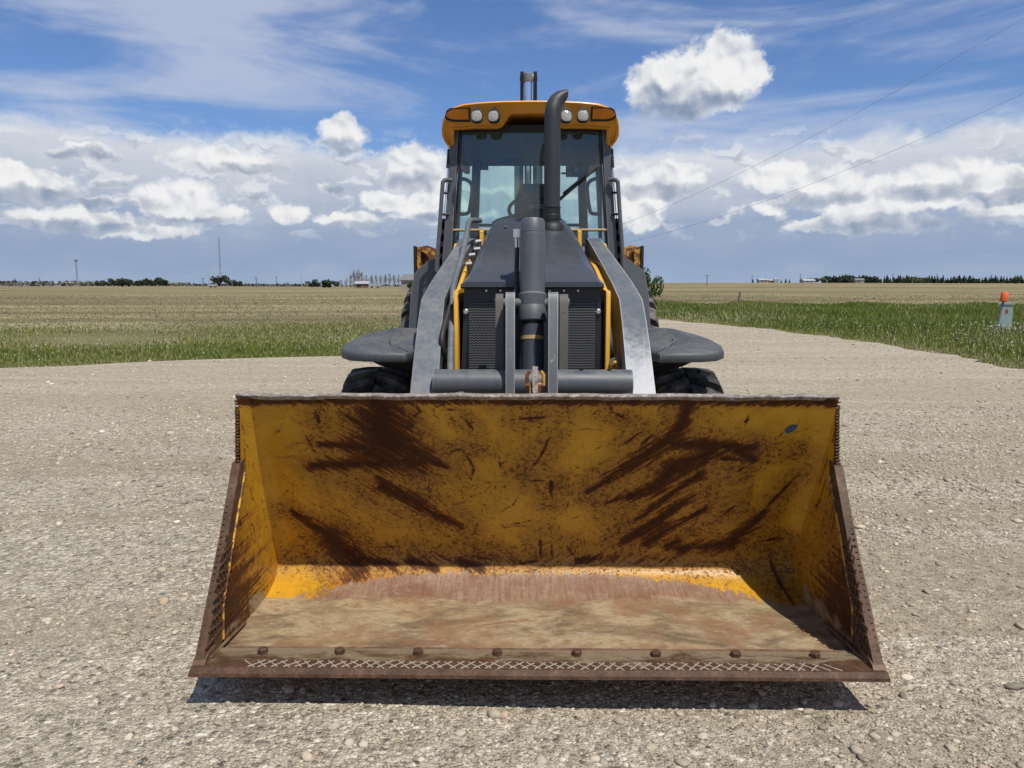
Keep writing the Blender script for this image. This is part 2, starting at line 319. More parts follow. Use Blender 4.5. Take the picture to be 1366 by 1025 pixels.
def bucket_mat():
    m, nt, b = mat('worn_bucket_paint', (0.7, 0.4, 0.03), 0.45)
    o = objc(nt)
    A = lambda k: add(nt, 'ShaderNodeAttribute', attribute_name=k).outputs['Fac']
    rust, brown, dust, blue = A('rust'), A('brown'), A('dust'), A('blue')
    n0 = noise(nt, o, 4.5, 6, 0.6, 0.2, '3D').outputs[0]
    n1 = noise(nt, o, 26, 8, 0.72, 0.6, '3D').outputs[0]
    n2 = noise(nt, o, 120, 5, 0.7, 0, '3D').outputs[0]
    so = add(nt, 'ShaderNodeSeparateXYZ', {0: o}); axx = mth(nt, 'ABSOLUTE', so.outputs[0])
    ua = mth(nt, 'ADD', mth(nt, 'MULTIPLY', axx, 0.82), mth(nt, 'MULTIPLY', so.outputs[2], 0.57)); va = mth(nt, 'SUBTRACT', mth(nt, 'MULTIPLY', so.outputs[2], 0.82), mth(nt, 'MULTIPLY', axx, 0.57))
    sv = add(nt, 'ShaderNodeCombineXYZ', {0: mth(nt, 'MULTIPLY', ua, 7.0), 1: mth(nt, 'MULTIPLY', va, 75.0), 2: mth(nt, 'MULTIPLY', so.outputs[0], 2.0)}).outputs[0]
    n3 = noise(nt, sv, 1.0, 6, 0.68, 0.35, '3D').outputs[0]
    vert = noise(nt, add(nt, 'ShaderNodeMapping', {'Vector': o, 'Scale': (75, 6, 6)}).outputs[0], 1.0, 5, 0.65, 0, '3D').outputs[0]
    # yellow paint, a little uneven and stained
    wear = A('wear')
    y = mixc(nt, step(nt, n0, 0.3, 0.7), (0.60, 0.315, 0.018), (0.45, 0.225, 0.013))
    y = mixc(nt, step(nt, n2, 0.5, 0.8, 0, 0.3), y, (0.30, 0.165, 0.025))
    y = mixc(nt, step(nt, mth(nt, 'ADD', mth(nt, 'MULTIPLY', wear, 0.35), mth(nt, 'MULTIPLY', n1, 0.6)), 0.32, 0.72, 0, 0.65), y, (0.25, 0.115, 0.014))
    # rust: red brown at the edges of a scrape, near black and streaked inside
    spk = noise(nt, o, 58, 7, 0.75, 0.9, '3D').outputs[0]
    f = mth(nt, 'ADD', mth(nt, 'ADD', rust, mth(nt, 'MULTIPLY', mth(nt, 'SUBTRACT', n1, 0.5), 1.0)), mth(nt, 'ADD', mth(nt, 'MULTIPLY', mth(nt, 'SUBTRACT', n3, 0.5), 1.7), mth(nt, 'MULTIPLY', mth(nt, 'SUBTRACT', n2, 0.5), 0.55)))
    rm = step(nt, f, 0.47, 0.62)
    dr = mixc(nt, step(nt, f, 0.5, 0.95), (0.155, 0.056, 0.014), (0.047, 0.018, 0.0085))
    dr = mixc(nt, step(nt, n3, 0.5, 0.66, 0, 0.6), dr, (0.11, 0.046, 0.018))
    dr = mixc(nt, step(nt, n0, 0.5, 0.66, 0, 0.45), dr, (0.066, 0.042, 0.026))
    sv_ = mth(nt, 'ADD', mth(nt, 'ADD', mth(nt, 'MULTIPLY', spk, 0.8), mth(nt, 'MULTIPLY', n0, 0.2)), mth(nt, 'MULTIPLY', wear, 0.075))
    specks = step(nt, sv_, 0.592, 0.620)
    rm = mth(nt, 'MAXIMUM', rm, mth(nt, 'MULTIPLY', specks, 0.9))
    y = mixc(nt, step(nt, f, 0.12, 0.5, 0, 0.6), y, (0.29, 0.118, 0.016))
    # fine scratches: one set along the digging direction, one set down the plate
    q1 = noise(nt, add(nt, 'ShaderNodeCombineXYZ', {0: mth(nt, 'MULTIPLY', ua, 9.0), 1: mth(nt, 'MULTIPLY', va, 230.0), 2: 3.0}).outputs[0], 1.0, 3, 0.6, 0.5, '3D').outputs[0]
    q2 = noise(nt, add(nt, 'ShaderNodeCombineXYZ', {0: mth(nt, 'MULTIPLY', so.outputs[0], 210.0), 1: mth(nt, 'MULTIPLY', so.outputs[2], 10.0), 2: 7.0}).outputs[0], 1.0, 3, 0.6, 0.5, '3D').outputs[0]
    scq = mth(nt, 'MAXIMUM', mth(nt, 'MULTIPLY', step(nt, q1, 0.645, 0.68), step(nt, n0, 0.46, 0.56)), mth(nt, 'MULTIPLY', step(nt, q2, 0.645, 0.68), step(nt, mth(nt, 'ADD', n0, mth(nt, 'MULTIPLY', wear, 0.08)), 0.52, 0.44)))
    rm = mth(nt, 'MAXIMUM', rm, mth(nt, 'MULTIPLY', scq, 0.75))
    c = mixc(nt, rm, y, dr)
    c = mixc(nt, step(nt, mth(nt, 'ADD', blue, mth(nt, 'MULTIPLY', mth(nt, 'SUBTRACT', n1, 0.5), 0.7)), 0.42, 0.6), c, (0.035, 0.085, 0.12))
    # polished brown steel low on the back
    bc = mixc(nt, step(nt, vert, 0.35, 0.65), (0.20, 0.115, 0.072), (0.28, 0.178, 0.118))
    bc = mixc(nt, step(nt, n0, 0.45, 0.65, 0, 0.6), bc, (0.17, 0.075, 0.042))
    bc = mixc(nt, step(nt, n1, 0.5, 0.75, 0, 0.6), bc, (0.38, 0.29, 0.22))
    fb = mth(nt, 'ADD', brown, mth(nt, 'ADD', mth(nt, 'MULTIPLY', mth(nt, 'SUBTRACT', vert, 0.5), 1.2), mth(nt, 'MULTIPLY', mth(nt, 'SUBTRACT', n1, 0.5), 1.2)))
    bc = mixc(nt, step(nt, spk, 0.55, 0.68, 0, 0.5), bc, (0.10, 0.055, 0.035))
    c = mixc(nt, step(nt, fb, 0.44, 0.56), c, bc)
    # dry mud on the floor
    hv = add(nt, 'ShaderNodeMapping', {'Vector': o, 'Scale': (2.4, 4.6, 4.6)}).outputs[0]
    h1 = noise(nt, hv, 1.3, 8, 0.60, 0.9, '3D').outputs[0]; h2 = noise(nt, hv, 6.0, 8, 0.7, 0.6, '3D').outputs[0]
    dc = ramp(nt, mth(nt, 'ADD', mth(nt, 'MULTIPLY', h1, 0.65), mth(nt, 'MULTIPLY', h2, 0.35)), [(0.34, (0.095, 0.066, 0.038)), (0.43, (0.180, 0.128, 0.072)), (0.50, (0.265, 0.195, 0.108)), (0.57, (0.36, 0.275, 0.16)), (0.64, (0.20, 0.105, 0.05))])
    dc = mixc(nt, step(nt, n0, 0.46, 0.64, 0, 0.75), dc, (0.215, 0.112, 0.055))
    dc = mixc(nt, step(nt, h2, 0.55, 0.72, 0, 0.6), dc, (0.37, 0.33, 0.26))
    dc = mixc(nt, step(nt, n1, 0.5, 0.3, 0, 0.4), dc, (0.09, 0.075, 0.058))
    fd = mth(nt, 'ADD', dust, mth(nt, 'MULTIPLY', mth(nt, 'SUBTRACT', h1, 0.5), 1.2))
    c = mixc(nt, step(nt, fd, 0.4, 0.62), c, dc)
    L(nt, c, b.inputs['Base Color'])
    ro = mth(nt, 'ADD', 0.42, mth(nt, 'MULTIPLY', mth(nt, 'MAXIMUM', rm, step(nt, fd, 0.4, 0.62)), 0.3))
    L(nt, ro, b.inputs['Roughness'])
    L(nt, mth(nt, 'SUBTRACT', 0.45, mth(nt, 'MULTIPLY', rm, 0.36)), b.inputs['Specular IOR Level'])
    hgt = mth(nt, 'ADD', mth(nt, 'MULTIPLY', rm, -0.5), mth(nt, 'ADD', mth(nt, 'MULTIPLY', n2, 0.25), mth(nt, 'MULTIPLY', n0, 1.2)))
    bump(nt, b, hgt, 0.35, 0.006)
    return m
M_bucket = bucket_mat()
def steel_mat(name, a, b_, c_, scale=1.0, rough=0.5):
    m, nt, b = mat(name, a, rough, 0.0, 0.18)
    o = objc(nt)
    n0 = noise(nt, o, 6 * scale, 7, 0.68, 0.3, '3D').outputs[0]; n1 = noise(nt, o, 45 * scale, 6, 0.7, 0.2, '3D').outputs[0]
    c = ramp(nt, mth(nt, 'ADD', mth(nt, 'MULTIPLY', n0, 0.55), mth(nt, 'MULTIPLY', n1, 0.45)), [(0.36, a), (0.52, b_), (0.66, c_)])
    L(nt, c, b.inputs['Base Color']); bump(nt, b, n1, 0.4, 0.006)
    return m
M_edge = steel_mat('rusty_cutting_edge', (0.07, 0.038, 0.022), (0.145, 0.083, 0.05), (0.24, 0.16, 0.105))
M_weld = steel_mat('bright_weld', (0.14, 0.10, 0.07), (0.34, 0.29, 0.23), (0.58, 0.53, 0.45), 3)
M_rim = steel_mat('bare_rim_steel', (0.075, 0.042, 0.028), (0.27, 0.235, 0.20), (0.62, 0.60, 0.56), 7)
M_cutter = steel_mat('dark_rusty_steel', (0.045, 0.026, 0.016), (0.088, 0.050, 0.030), (0.155, 0.10, 0.062))

# ------------------------------------------------------------------ ground shapes
def interp(tab, v): return float(np.interp(v, [t[0] for t in tab], [t[1] for t in tab]))
LEFT = [(-12, -42), (5, -30), (10, -18), (12, -13.5), (13.89, -9.66), (15.04, -7.44), (16.22, -4.0), (16.42, -2.5), (17.5, 0), (22, 1), (30, .5), (38, -2), (44, -4), (47, -3.5)]
RIGHT = [(-12, 10.2), (8, 9.3), (13.91, 8.96), (17.33, 9.22), (20.8, 9.05), (25.17, 8.53), (30, 7.27), (33.2, 6.12), (38, 4), (44, 1), (47, -3)]
def sstep(x, a, b): t = np.clip((x - a) / (b - a), 0, 1); return t * t * (3 - 2 * t)
def gz(x, y):
    return 0.010 * np.sin(x * 1.3 + 0.7 * np.sin(y * 0.9)) * np.sin(y * 1.1 + 1.0) + 0.006 * np.sin(x * 3.1 + y * 1.7) + 0.004 * np.sin(y * 5.3 - x * 2.1)
def tz(x, y):
    """the land round the yard: ditch verges, and a low rise far out on one side"""
    x = np.asarray(x, float); y = np.asarray(y, float)
    z = -0.03 + 2.9 * sstep(y, 140, 720) * sstep(x + 0.10 * y, 0, 170) - 3.0 * sstep(y, 900, 2500)
    z = z + 0.35 * sstep(y, 60, 200) * np.sin(x * 0.013 + y * 0.009)
    return z
def inside_lot(x, y, pad=0.0):
    l = np.interp(y, [t[0] for t in LEFT], [t[1] for t in LEFT]); r = np.interp(y, [t[0] for t in RIGHT], [t[1] for t in RIGHT])
    return (x > l + pad) & (x < r - pad) & (y < 47)

def gravel_mat(name, base=True):
    m, nt, b = mat(name, (0.3, 0.27, 0.23), 0.95, 0.0, 0.2)
    o = objc(nt)
    big = noise(nt, add(nt, 'ShaderNodeMapping', {'Vector': o, 'Scale': (0.35, 0.9, 1), 'Rotation': (0, 0, R(8))}).outputs[0], 0.9, 6, 0.6, 0.8, '3D').outputs[0]
    med = noise(nt, o, 6, 6, 0.65, 0, '3D').outputs[0]
    def cells(scale, jit=1.0):
        v = add(nt, 'ShaderNodeTexVoronoi', {'Vector': o, 'Scale': scale, 'Randomness': jit}, voronoi_dimensions='2D', feature='F1')
        return v
    v1, v2, v3 = cells(36), cells(78), cells(150)
    trk = noise(nt, add(nt, 'ShaderNodeMapping', {'Vector': o, 'Scale': (0.11, 0.75, 1), 'Rotation': (0, 0, R(9))}).outputs[0], 1.0, 5, 0.55, 1.1, '3D').outputs[0]
    loose = step(nt, trk, 0.43, 0.57)
    fines = noise(nt, o, 240, 4, 0.7, 0, '3D').outputs[0]
    soil = ramp(nt, mth(nt, 'ADD', mth(nt, 'MULTIPLY', big, 0.5), mth(nt, 'MULTIPLY', med, 0.5)), [(0.34, (0.235, 0.203, 0.155)), (0.5, (0.305, 0.268, 0.210)), (0.66, (0.40, 0.358, 0.285))])
    soil = mixc(nt, step(nt, fines, 0.35, 0.7, 0, 0.55), soil, (0.50, 0.455, 0.375))
    soil = mixc(nt, step(nt, fines, 0.5, 0.25, 0, 0.55), soil, (0.11, 0.095, 0.08))
    c = soil; H = mth(nt, 'MULTIPLY', fines, 0.12)
    for v, lo, amt, hs in ((v3, 0.40, 0.75, 0.3), (v2, 0.52, 0.8, 0.6), (v1, 0.66, 0.9, 1.0)):
        s = add(nt, 'ShaderNodeSeparateColor', {0: v.outputs['Color']})
        dens = mth(nt, 'ADD', s.outputs[0], mth(nt, 'ADD', mth(nt, 'MULTIPLY', mth(nt, 'SUBTRACT', big, 0.5), 0.8), mth(nt, 'MULTIPLY', mth(nt, 'SUBTRACT', loose, 0.55), 0.55)))
        on = step(nt, dens, lo, lo + 0.02)
        edge = step(nt, v.outputs['Distance'], 0.56, 0.36)
        mk = mth(nt, 'MULTIPLY', on, edge)
        sc = ramp(nt, s.outputs[1], [(0.0, (0.10, 0.092, 0.085)), (0.15, (0.27, 0.24, 0.20)), (0.5, (0.42, 0.375, 0.305)), (0.8, (0.58, 0.53, 0.44)), (1.0, (0.76, 0.72, 0.64))])
        c = mixc(nt, mth(nt, 'MULTIPLY', mk, amt), c, sc)
        H = mth(nt, 'ADD', H, mth(nt, 'MULTIPLY', mth(nt, 'MULTIPLY', on, step(nt, v.outputs['Distance'], 0.6, 0.0)), hs))
    yy = add(nt, 'ShaderNodeSeparateXYZ', {0: o}).outputs[1]     # paler farther out: sun backscatter put into the gravel colour
    lane = mth(nt, 'MULTIPLY', step(nt, mth(nt, 'ADD', yy, mth(nt, 'MULTIPLY', mth(nt, 'SUBTRACT', big, 0.5), 6.0)), 5.0, 13.0), step(nt, med, 0.3, 0.6, 0.12, 0.40))
    c = mixc(nt, lane, c, (0.60, 0.53, 0.41))
    gr = noise(nt, o, 11.0, 5, 0.85, 0, '3D').outputs[0]; gr2 = noise(nt, o, 30.0, 4, 0.85, 0, '3D').outputs[0]
    gs = mth(nt, 'ADD', mth(nt, 'MULTIPLY', gr, 0.5), mth(nt, 'MULTIPLY', gr2, 0.5))
    c = mixc(nt, step(nt, gs, 0.51, 0.38, 0, 0.7), c, (0.15, 0.125, 0.092))
    c = mixc(nt, step(nt, gs, 0.51, 0.63, 0, 0.75), c, (0.70, 0.64, 0.53))
    c = mixc(nt, 1.0, c, mixc(nt, loose, (0.79, 0.755, 0.675), (0.95, 0.925, 0.86)), 'MULTIPLY')
    L(nt, c, b.inputs['Base Color'])
    bump(nt, b, H, 0.8, 0.012)
    return m
M_gravel = gravel_mat('gravel_ground')
# gravel yard sheet
ys = np.concatenate([np.linspace(-12, 1.5, 10), np.linspace(1.8, 14, 80), np.linspace(14.3, 47, 70)]); NX = 90
V = []; 
for y in ys:
    l, r = interp(LEFT, y), interp(RIGHT, y)
    l += 0.22 * math.sin(y * 2.3) + 0.14 * math.sin(y * 5.9 + 1); r += 0.14 * math.sin(y * 1.9 + 2) + 0.10 * math.sin(y * 6.1)
    for i in range(NX):
        x = l + (r - l) * i / (NX - 1)
        V.append((x, y + (0.12 * math.sin(x * 3) if i in (0, NX - 1) else 0), float(gz(x, y)) if 0 < i < NX - 1 else -0.02))
Fc = [(j * NX + i, j * NX + i + 1, (j + 1) * NX + i + 1, (j + 1) * NX + i) for j in range(len(ys) - 1) for i in range(NX - 1)]
o = link('gravel_yard', pydata('gravel_yard', V, Fc, 60), M_gravel); tag(o, 'pale compacted gravel yard and lane', kind='structure')

def field_mat():
    m, nt, b = mat('stubble_field', (0.3, 0.25, 0.17), 1.0, 0, 0.1)
    o = objc(nt); s = add(nt, 'ShaderNodeSeparateXYZ', {0: o}); X, Y = s.outputs[0], s.outputs[1]
    rows = noise(nt, add(nt, 'ShaderNodeMapping', {'Vector': o, 'Scale': (0.022, 0.11, 1), 'Rotation': (0, 0, R(5))}).outputs[0], 1.0, 7, 0.62, 1.2, '3D').outputs[0]
    far = noise(nt, add(nt, 'ShaderNodeMapping', {'Vector': o, 'Scale': (0.004, 0.028, 1), 'Rotation': (0, 0, R(-3))}).outputs[0], 1.0, 6, 0.62, 0.3, '3D').outputs[0]
    med = noise(nt, o, 0.55, 7, 0.7, 0, '3D').outputs[0]; fin = noise(nt, o, 9.0, 6, 0.75, 0, '3D').outputs[0]
    mixn = mth(nt, 'ADD', mth(nt, 'MULTIPLY', rows, 0.42), mth(nt, 'ADD', mth(nt, 'MULTIPLY', far, 0.3), mth(nt, 'ADD', mth(nt, 'MULTIPLY', med, 0.14), mth(nt, 'MULTIPLY', fin, 0.14))))
    c = ramp(nt, mixn, [(0.40, (0.135, 0.115, 0.070)), (0.46, (0.195, 0.170, 0.100)), (0.51, (0.255, 0.225, 0.130)), (0.555, (0.335, 0.295, 0.18)), (0.585, (0.46, 0.40, 0.265)), (0.63, (0.21, 0.205, 0.09))])
    c = mixc(nt, step(nt, fin, 0.52, 0.75, 0, 0.45), c, (0.40, 0.345, 0.235))
    c = mixc(nt, step(nt, fin, 0.46, 0.3, 0, 0.28), c, (0.085, 0.072, 0.05))
    # greener ground near the yard verge
    gl = mth(nt, 'ADD', Y, mth(nt, 'MULTIPLY', mth(nt, 'SUBTRACT', rows, 0.5), 26))
    gm = mth(nt, 'MULTIPLY', step(nt, X, 2.0, -2.0), step(nt, gl, 40.0, 24.0))
    gr = mth(nt, 'MULTIPLY', step(nt, X, 2.0, 5.0), step(nt, mth(nt, 'ADD', gl, mth(nt, 'MULTIPLY', X, 0.3)), 66.0, 56.0))
    g = mth(nt, 'MULTIPLY', mth(nt, 'MAXIMUM', gm, gr), step(nt, mth(nt, 'ADD', med, mth(nt, 'MULTIPLY', fin, 0.5)), 0.45, 0.85, 0.8, 0.35))
    c = mixc(nt, 1.0, c, (0.80, 0.765, 0.70), 'MULTIPLY')
    c = mixc(nt, g, c, mixc(nt, fin, (0.075, 0.105, 0.026), (0.18, 0.19, 0.07)))
    L(nt, c, b.inputs['Base Color'])
    bump(nt, b, mth(nt, 'ADD', fin, med), 0.8, 0.08)
    return m
gxs = np.concatenate([-np.geomspace(5000, 40, 50), np.linspace(-38, 38, 60), np.geomspace(40, 5000, 50)])
gys = np.concatenate([np.linspace(-60, 60, 70), np.geomspace(62, 7000, 70)])
GX, GY = np.meshgrid(gxs, gys); GZ = tz(GX, GY)
GZ = np.where(inside_lot(GX, GY, 0.5), -0.09, GZ)
nx = len(gxs)
o = link('field', pydata('field', np.stack([GX, GY, GZ], -1).reshape(-1, 3).tolist(), [(j * nx + i, j * nx + i + 1, (j + 1) * nx + i + 1, (j + 1) * nx + i) for j in range(len(gys) - 1) for i in range(nx - 1)], 60), field_mat())
tag(o, 'wide stubble field in tan and brown strips to the horizon', kind='structure')

# ------------------------------------------------------------------ the backhoe loader (built facing -Y; x = 0 is its centre line)
ROOT = empty('backhoe_loader', (-0.01, 5.2, 0))
tag(ROOT, 'yellow and grey wheeled backhoe loader with its worn front bucket lowered to the gravel', 'backhoe loader')
def part(name, me, m=None, parent=None, loc=(0, 0, 0), rot=None):
    """parts sit straight under the machine, sub-parts under their part; meshes are drawn in the machine's own coordinates"""
    if parent is None: return link(name, me, m, ROOT, (loc[0], loc[1] - 5.2, loc[2]), rot)
    return link(name, me, m, parent, loc, rot)
def holder(name):
    e = empty(name, (0, -5.2, 0)); e.parent = ROOT; return e

# ---- bucket -------------------------------------------------------
def quad_bez(a, c, b, n):
    return [((1 - t) ** 2 * a[0] + 2 * t * (1 - t) * c[0] + t * t * b[0], (1 - t) ** 2 * a[1] + 2 * t * (1 - t) * c[1] + t * t * b[1]) for t in [i / n for i in range(n + 1)]]
prof = [(2.60, 0.145), (2.9, 0.132), (3.12, 0.125)] + quad_bez((3.14, 0.125), (3.513, 0.125), (3.405, 0.339), 20)[1:] + [(3.045, 1.05)]
def resample(p, d):
    p = np.array(p); s = np.concatenate([[0], np.cumsum(np.hypot(*np.diff(p, axis=0).T))]); n = int(s[-1] / d)
    q = np.linspace(0, s[-1], n); return np.stack([np.interp(q, s, p[:, 0]), np.interp(q, s, p[:, 1])], -1)
pr = resample(prof, 0.0055); BW = 1.185
xs = np.linspace(-BW, BW, 420)
NXB, NS = len(xs), len(pr)
XX, SI = np.meshgrid(xs, np.arange(NS)); YY = pr[SI, 0]; ZZ = pr[SI, 1]
# gentle dents in the plate
dent = 0.006 * np.sin(XX * 5.1 + 1.0) * np.sin(ZZ * 7 + XX * 2) + 0.004 * np.sin(XX * 11 + ZZ * 9)
cor = np.clip((np.abs(XX) - (BW - 0.075)) / 0.075, 0, 1) ** 2 * 0.05      # rounded corner into the side plates
YY = YY - dent * 0.8 * sstep(ZZ, 0.16, 0.3) - cor * sstep(ZZ, 0.15, 0.42)
ZZ = ZZ + 0.003 * np.sin(XX * 4.2) * sstep(ZZ, 0.2, 0.15)
rust = np.zeros_like(XX); WEAR = np.zeros_like(XX)
STROKES = [([(-0.631,1.043),(-0.622,0.848)],0.0682,0.1395),([(-0.605,0.866),(-0.372,0.725)],0.093,0.0124),([(-0.954,0.73),(-0.488,0.758)],0.0279,0.062),([(-0.898,0.836),(-0.673,0.819)],0.0186,0.0434),([(-0.759,0.966),(-0.665,0.883)],0.0186,0.0434),([(-0.657,0.625),(-0.508,0.522),(-0.334,0.412)],0.0465,0.0217),([(-0.675,0.663),(-0.507,0.539)],0.0217,0.0372),([(-1.082,0.495),(-0.935,0.358)],0.0155,0.0527),([(-0.935,0.358),(-0.811,0.196)],0.062,0.0775),([(-0.813,0.241),(-0.64,0.206)],0.0248,0.0217),([(-0.575,0.229),(-0.457,0.198)],0.0248,0.0217),([(-0.35,0.23),(-0.245,0.2)],0.0248,0.0248),([(-0.488,1.053),(-0.469,0.987),(-0.535,0.936)],0.0077,0.0062),([(-0.423,0.997),(-0.345,1.037)],0.0062,0.0062),([(-0.377,0.997),(-0.28,0.997)],0.0077,0.0046),([(-0.961,0.889),(-0.924,0.789)],0.0062,0.0062),([(-0.898,1.002),(-0.888,0.931)],0.0062,0.0124),([(-0.39,0.795),(-0.279,0.82)],0.0062,0.0093),([(-0.318,0.849),(-0.26,0.721),(-0.28,0.646)],0.0046,0.0093),([(-0.294,0.964),(-0.253,0.905)],0.0062,0.0124),([(-0.313,0.253),(-0.181,0.236)],0.0062,0.0093),([(-0.736,0.294),(-0.578,0.304)],0.0062,0.0062),([(0.627,1.046),(0.588,0.904)],0.031,0.031),([(0.588,0.904),(0.468,0.787)],0.031,0.0527),([(0.468,0.787),(0.229,0.601)],0.0527,0.0124),([(0.58,0.845),(0.901,0.824)],0.0341,0.031),([(0.847,0.81),(0.924,0.767)],0.0248,0.0186),([(0.772,0.773),(0.874,0.767)],0.0155,0.0124),([(0.766,0.81),(0.596,0.721)],0.0372,0.0682),([(0.596,0.721),(0.506,0.61)],0.0682,0.0434),([(0.506,0.61),(0.315,0.547)],0.0434,0.0093),([(0.71,0.699),(0.461,0.462)],0.0279,0.0155),([(0.695,0.584),(0.443,0.362)],0.0217,0.0372),([(0.565,0.43),(0.412,0.336)],0.0434,0.0248),([(0.753,0.521),(0.515,0.328)],0.0186,0.0248),([(1.134,0.712),(1.018,0.514)],0.0056,0.0155),([(1.021,0.498),(0.892,0.322)],0.0217,0.0434),([(0.892,0.322),(0.667,0.294)],0.0465,0.0279),([(0.661,0.338),(0.613,0.311)],0.0186,0.0279),([(0.827,0.473),(0.909,0.573)],0.0093,0.0062),([(0.28,1.055),(0.314,0.989),(0.391,0.948)],0.0062,0.0093),([(0.068,0.896),(0.027,0.785),(-0.033,0.696)],0.0093,0.0062),([(0.071,0.666),(0.073,0.573)],0.0155,0.0124),([(-0.016,0.658),(0.048,0.659)],0.0093,0.0062),([(-0.043,0.937),(0.077,1.022)],0.0062,0.0046),([(-0.164,1.021),(0.137,1.032)],0.0093,0.0124),([(-0.104,0.954),(0.079,0.971)],0.0093,0.0062),([(1.026,0.34),(1.138,0.358)],0.0062,0.0155),([(1.08,0.271),(1.135,0.104)],0.0093,0.0155),([(0.865,0.98),(0.857,0.929)],0.0062,0.0062),([(1.084,0.782),(1.09,0.811)],0.0062,0.0093),([(0.364,0.833),(0.449,0.914)],0.0093,0.0062),([(0.428,0.816),(0.483,0.887)],0.0062,0.0093),([(0.868,0.707),(0.885,0.737)],0.0093,0.0093),([(0.204,0.234),(0.308,0.248)],0.0186,0.0186),([(-0.076,0.219),(0.029,0.237)],0.0124,0.0124),([(0.027,0.364),(0.036,0.22)],0.0093,0.0093),([(0.079,0.343),(0.088,0.233)],0.0062,0.0093),([(0.149,0.309),(0.204,0.234)],0.0062,0.0093)]
def paint_stroke(F_, pts, w0, w1, gain=1.0):
    n = len(pts) - 1
    for i in range(n):
        (ax, az_), (bx, bz) = pts[i], pts[i + 1]
        dx, dz = bx - ax, (bz - az_)
        zsc = 1.12
        px, pz = XX - ax, (ZZ - az_) * zsc; dz2 = dz * zsc
        t = np.clip((px * dx + pz * dz2) / (dx * dx + dz2 * dz2 + 1e-9), 0, 1)
        d = np.hypot(px - t * dx, pz - t * dz2)
        g = (i + t) / n; w = w0 + (w1 - w0) * g
        if w0 + w1 < 0.03: w = w * np.clip(4.4 * g * (1 - g), 0, 1) ** 0.7
        soft = np.maximum(w * 1.05, 0.010)
        if WEAR is not None and w0 + w1 > 0.015: np.maximum(WEAR, np.exp(-(np.maximum(d - w, 0) / 0.075) ** 2), out=WEAR)
        np.maximum(F_, gain * np.clip(0.5 + (w - d) / soft * 0.6, 0, 1), out=F_)
for pts, w0, w1 in STROKES: paint_stroke(rust, pts, w0 * (1.22 if w0 + w1 > 0.03 else 1.0), w1 * (1.22 if w0 + w1 > 0.03 else 1.0), 0.92 if w0 + w1 < 0.15 else 1.1)
rr = random.Random(5)
for k in range(150):
    x = rr.uniform(-1.12, 1.12); z = rr.uniform(0.24, 1.03); a = rr.choice([rr.uniform(0, math.pi), rr.gauss(0.5, 0.25), rr.gauss(2.6, 0.25), rr.gauss(1.57, 0.2)]); l = rr.uniform(0.012, 0.075)
    b_ = a + rr.uniform(-0.6, 0.6)
    paint_stroke(rust, [(x, z), (x + math.cos(a) * l, z + math.sin(a) * l), (x + math.cos(a) * l + math.cos(b_) * l, z + math.sin(a) * l + math.sin(b_) * l)], rr.uniform(0.002, 0.005), 0.002, rr.uniform(0.7, 1.0))
low = np.random.default_rng(3)
rust = np.maximum(rust, 0.85 * sstep(ZZ, 0.995, 1.035))                                        # scraped top rim
rust = np.maximum(rust, 0.52 * np.exp(-((ZZ - 0.245) / 0.05) ** 2) * sstep(np.abs(XX - 0.02), 0.95, 0.5))  # scuffed foot of the back
rust = np.maximum(rust, 0.34 * np.exp(-((XX - 0.6) / 0.35) ** 2 - ((ZZ - 0.5) / 0.25) ** 2))
rust = np.maximum(rust, 0.34 * np.exp(-((XX + 0.75) / 0.3) ** 2 - ((ZZ - 0.55) / 0.25) ** 2))
blue = np.exp(-(((XX - 1.045) * 0.8 + (ZZ - 0.916) * 0.6) / 0.034) ** 2 - (((XX - 1.045) * 0.6 - (ZZ - 0.916) * 0.8) / 0.02) ** 2)
fl = np.clip((0.20 - ZZ) / 0.075, 0, 1)
xl_, xr_ = -0.52 - 0.50 * fl, 0.34 + 0.66 * fl
wid = sstep(XX, xl_ - 0.22, xl_ + 0.22) * sstep(XX, xr_ + 0.28, xr_ - 0.28)
brown = sstep(ZZ, 0.225, 0.138) * (0.10 + 0.90 * wid)
WEAR = np.clip(WEAR + 0.8 * np.exp(-((ZZ - 0.24) / 0.10) ** 2) + 0.4 * np.exp(-((ZZ - 0.6) / 0.3) ** 2) * (np.abs(XX) < 0.95), 0, 1)
dust = sstep(YY, 3.43, 3.02) * np.where(ZZ < 0.2, 1, 0) * 1.0
def field_mesh(name, X, Y, Z, attrs, extra=None):
    h, w = X.shape
    v = np.stack([X, Y, Z], -1).reshape(-1, 3); idx = np.arange(h * w).reshape(h, w)
    f = np.stack([idx[:-1, :-1], idx[:-1, 1:], idx[1:, 1:], idx[1:, :-1]], -1).reshape(-1, 4)
    if extra is not None:
        ev, ef = extra; f = np.concatenate([f, np.array(ef) + len(v)]); v = np.concatenate([v, np.array(ev)])
    me = bpy.data.meshes.new(name)
    me.vertices.add(len(v)); me.vertices.foreach_set('co', v.astype(np.float32).ravel())
    me.loops.add(len(f) * 4); me.loops.foreach_set('vertex_index', f.astype(np.int32).ravel())
    me.polygons.add(len(f)); me.polygons.foreach_set('loop_start', np.arange(0, len(f) * 4, 4, dtype=np.int32))
    me.update(calc_edges=True); me.validate()
    me.polygons.foreach_set('use_smooth', np.ones(len(f), bool))
    for k, a in attrs.items():
        at = me.attributes.new(k, 'FLOAT', 'POINT'); arr = np.zeros(len(v), np.float32); arr[:h * w] = a.ravel(); at.data.foreach_set('value', arr)
    return me
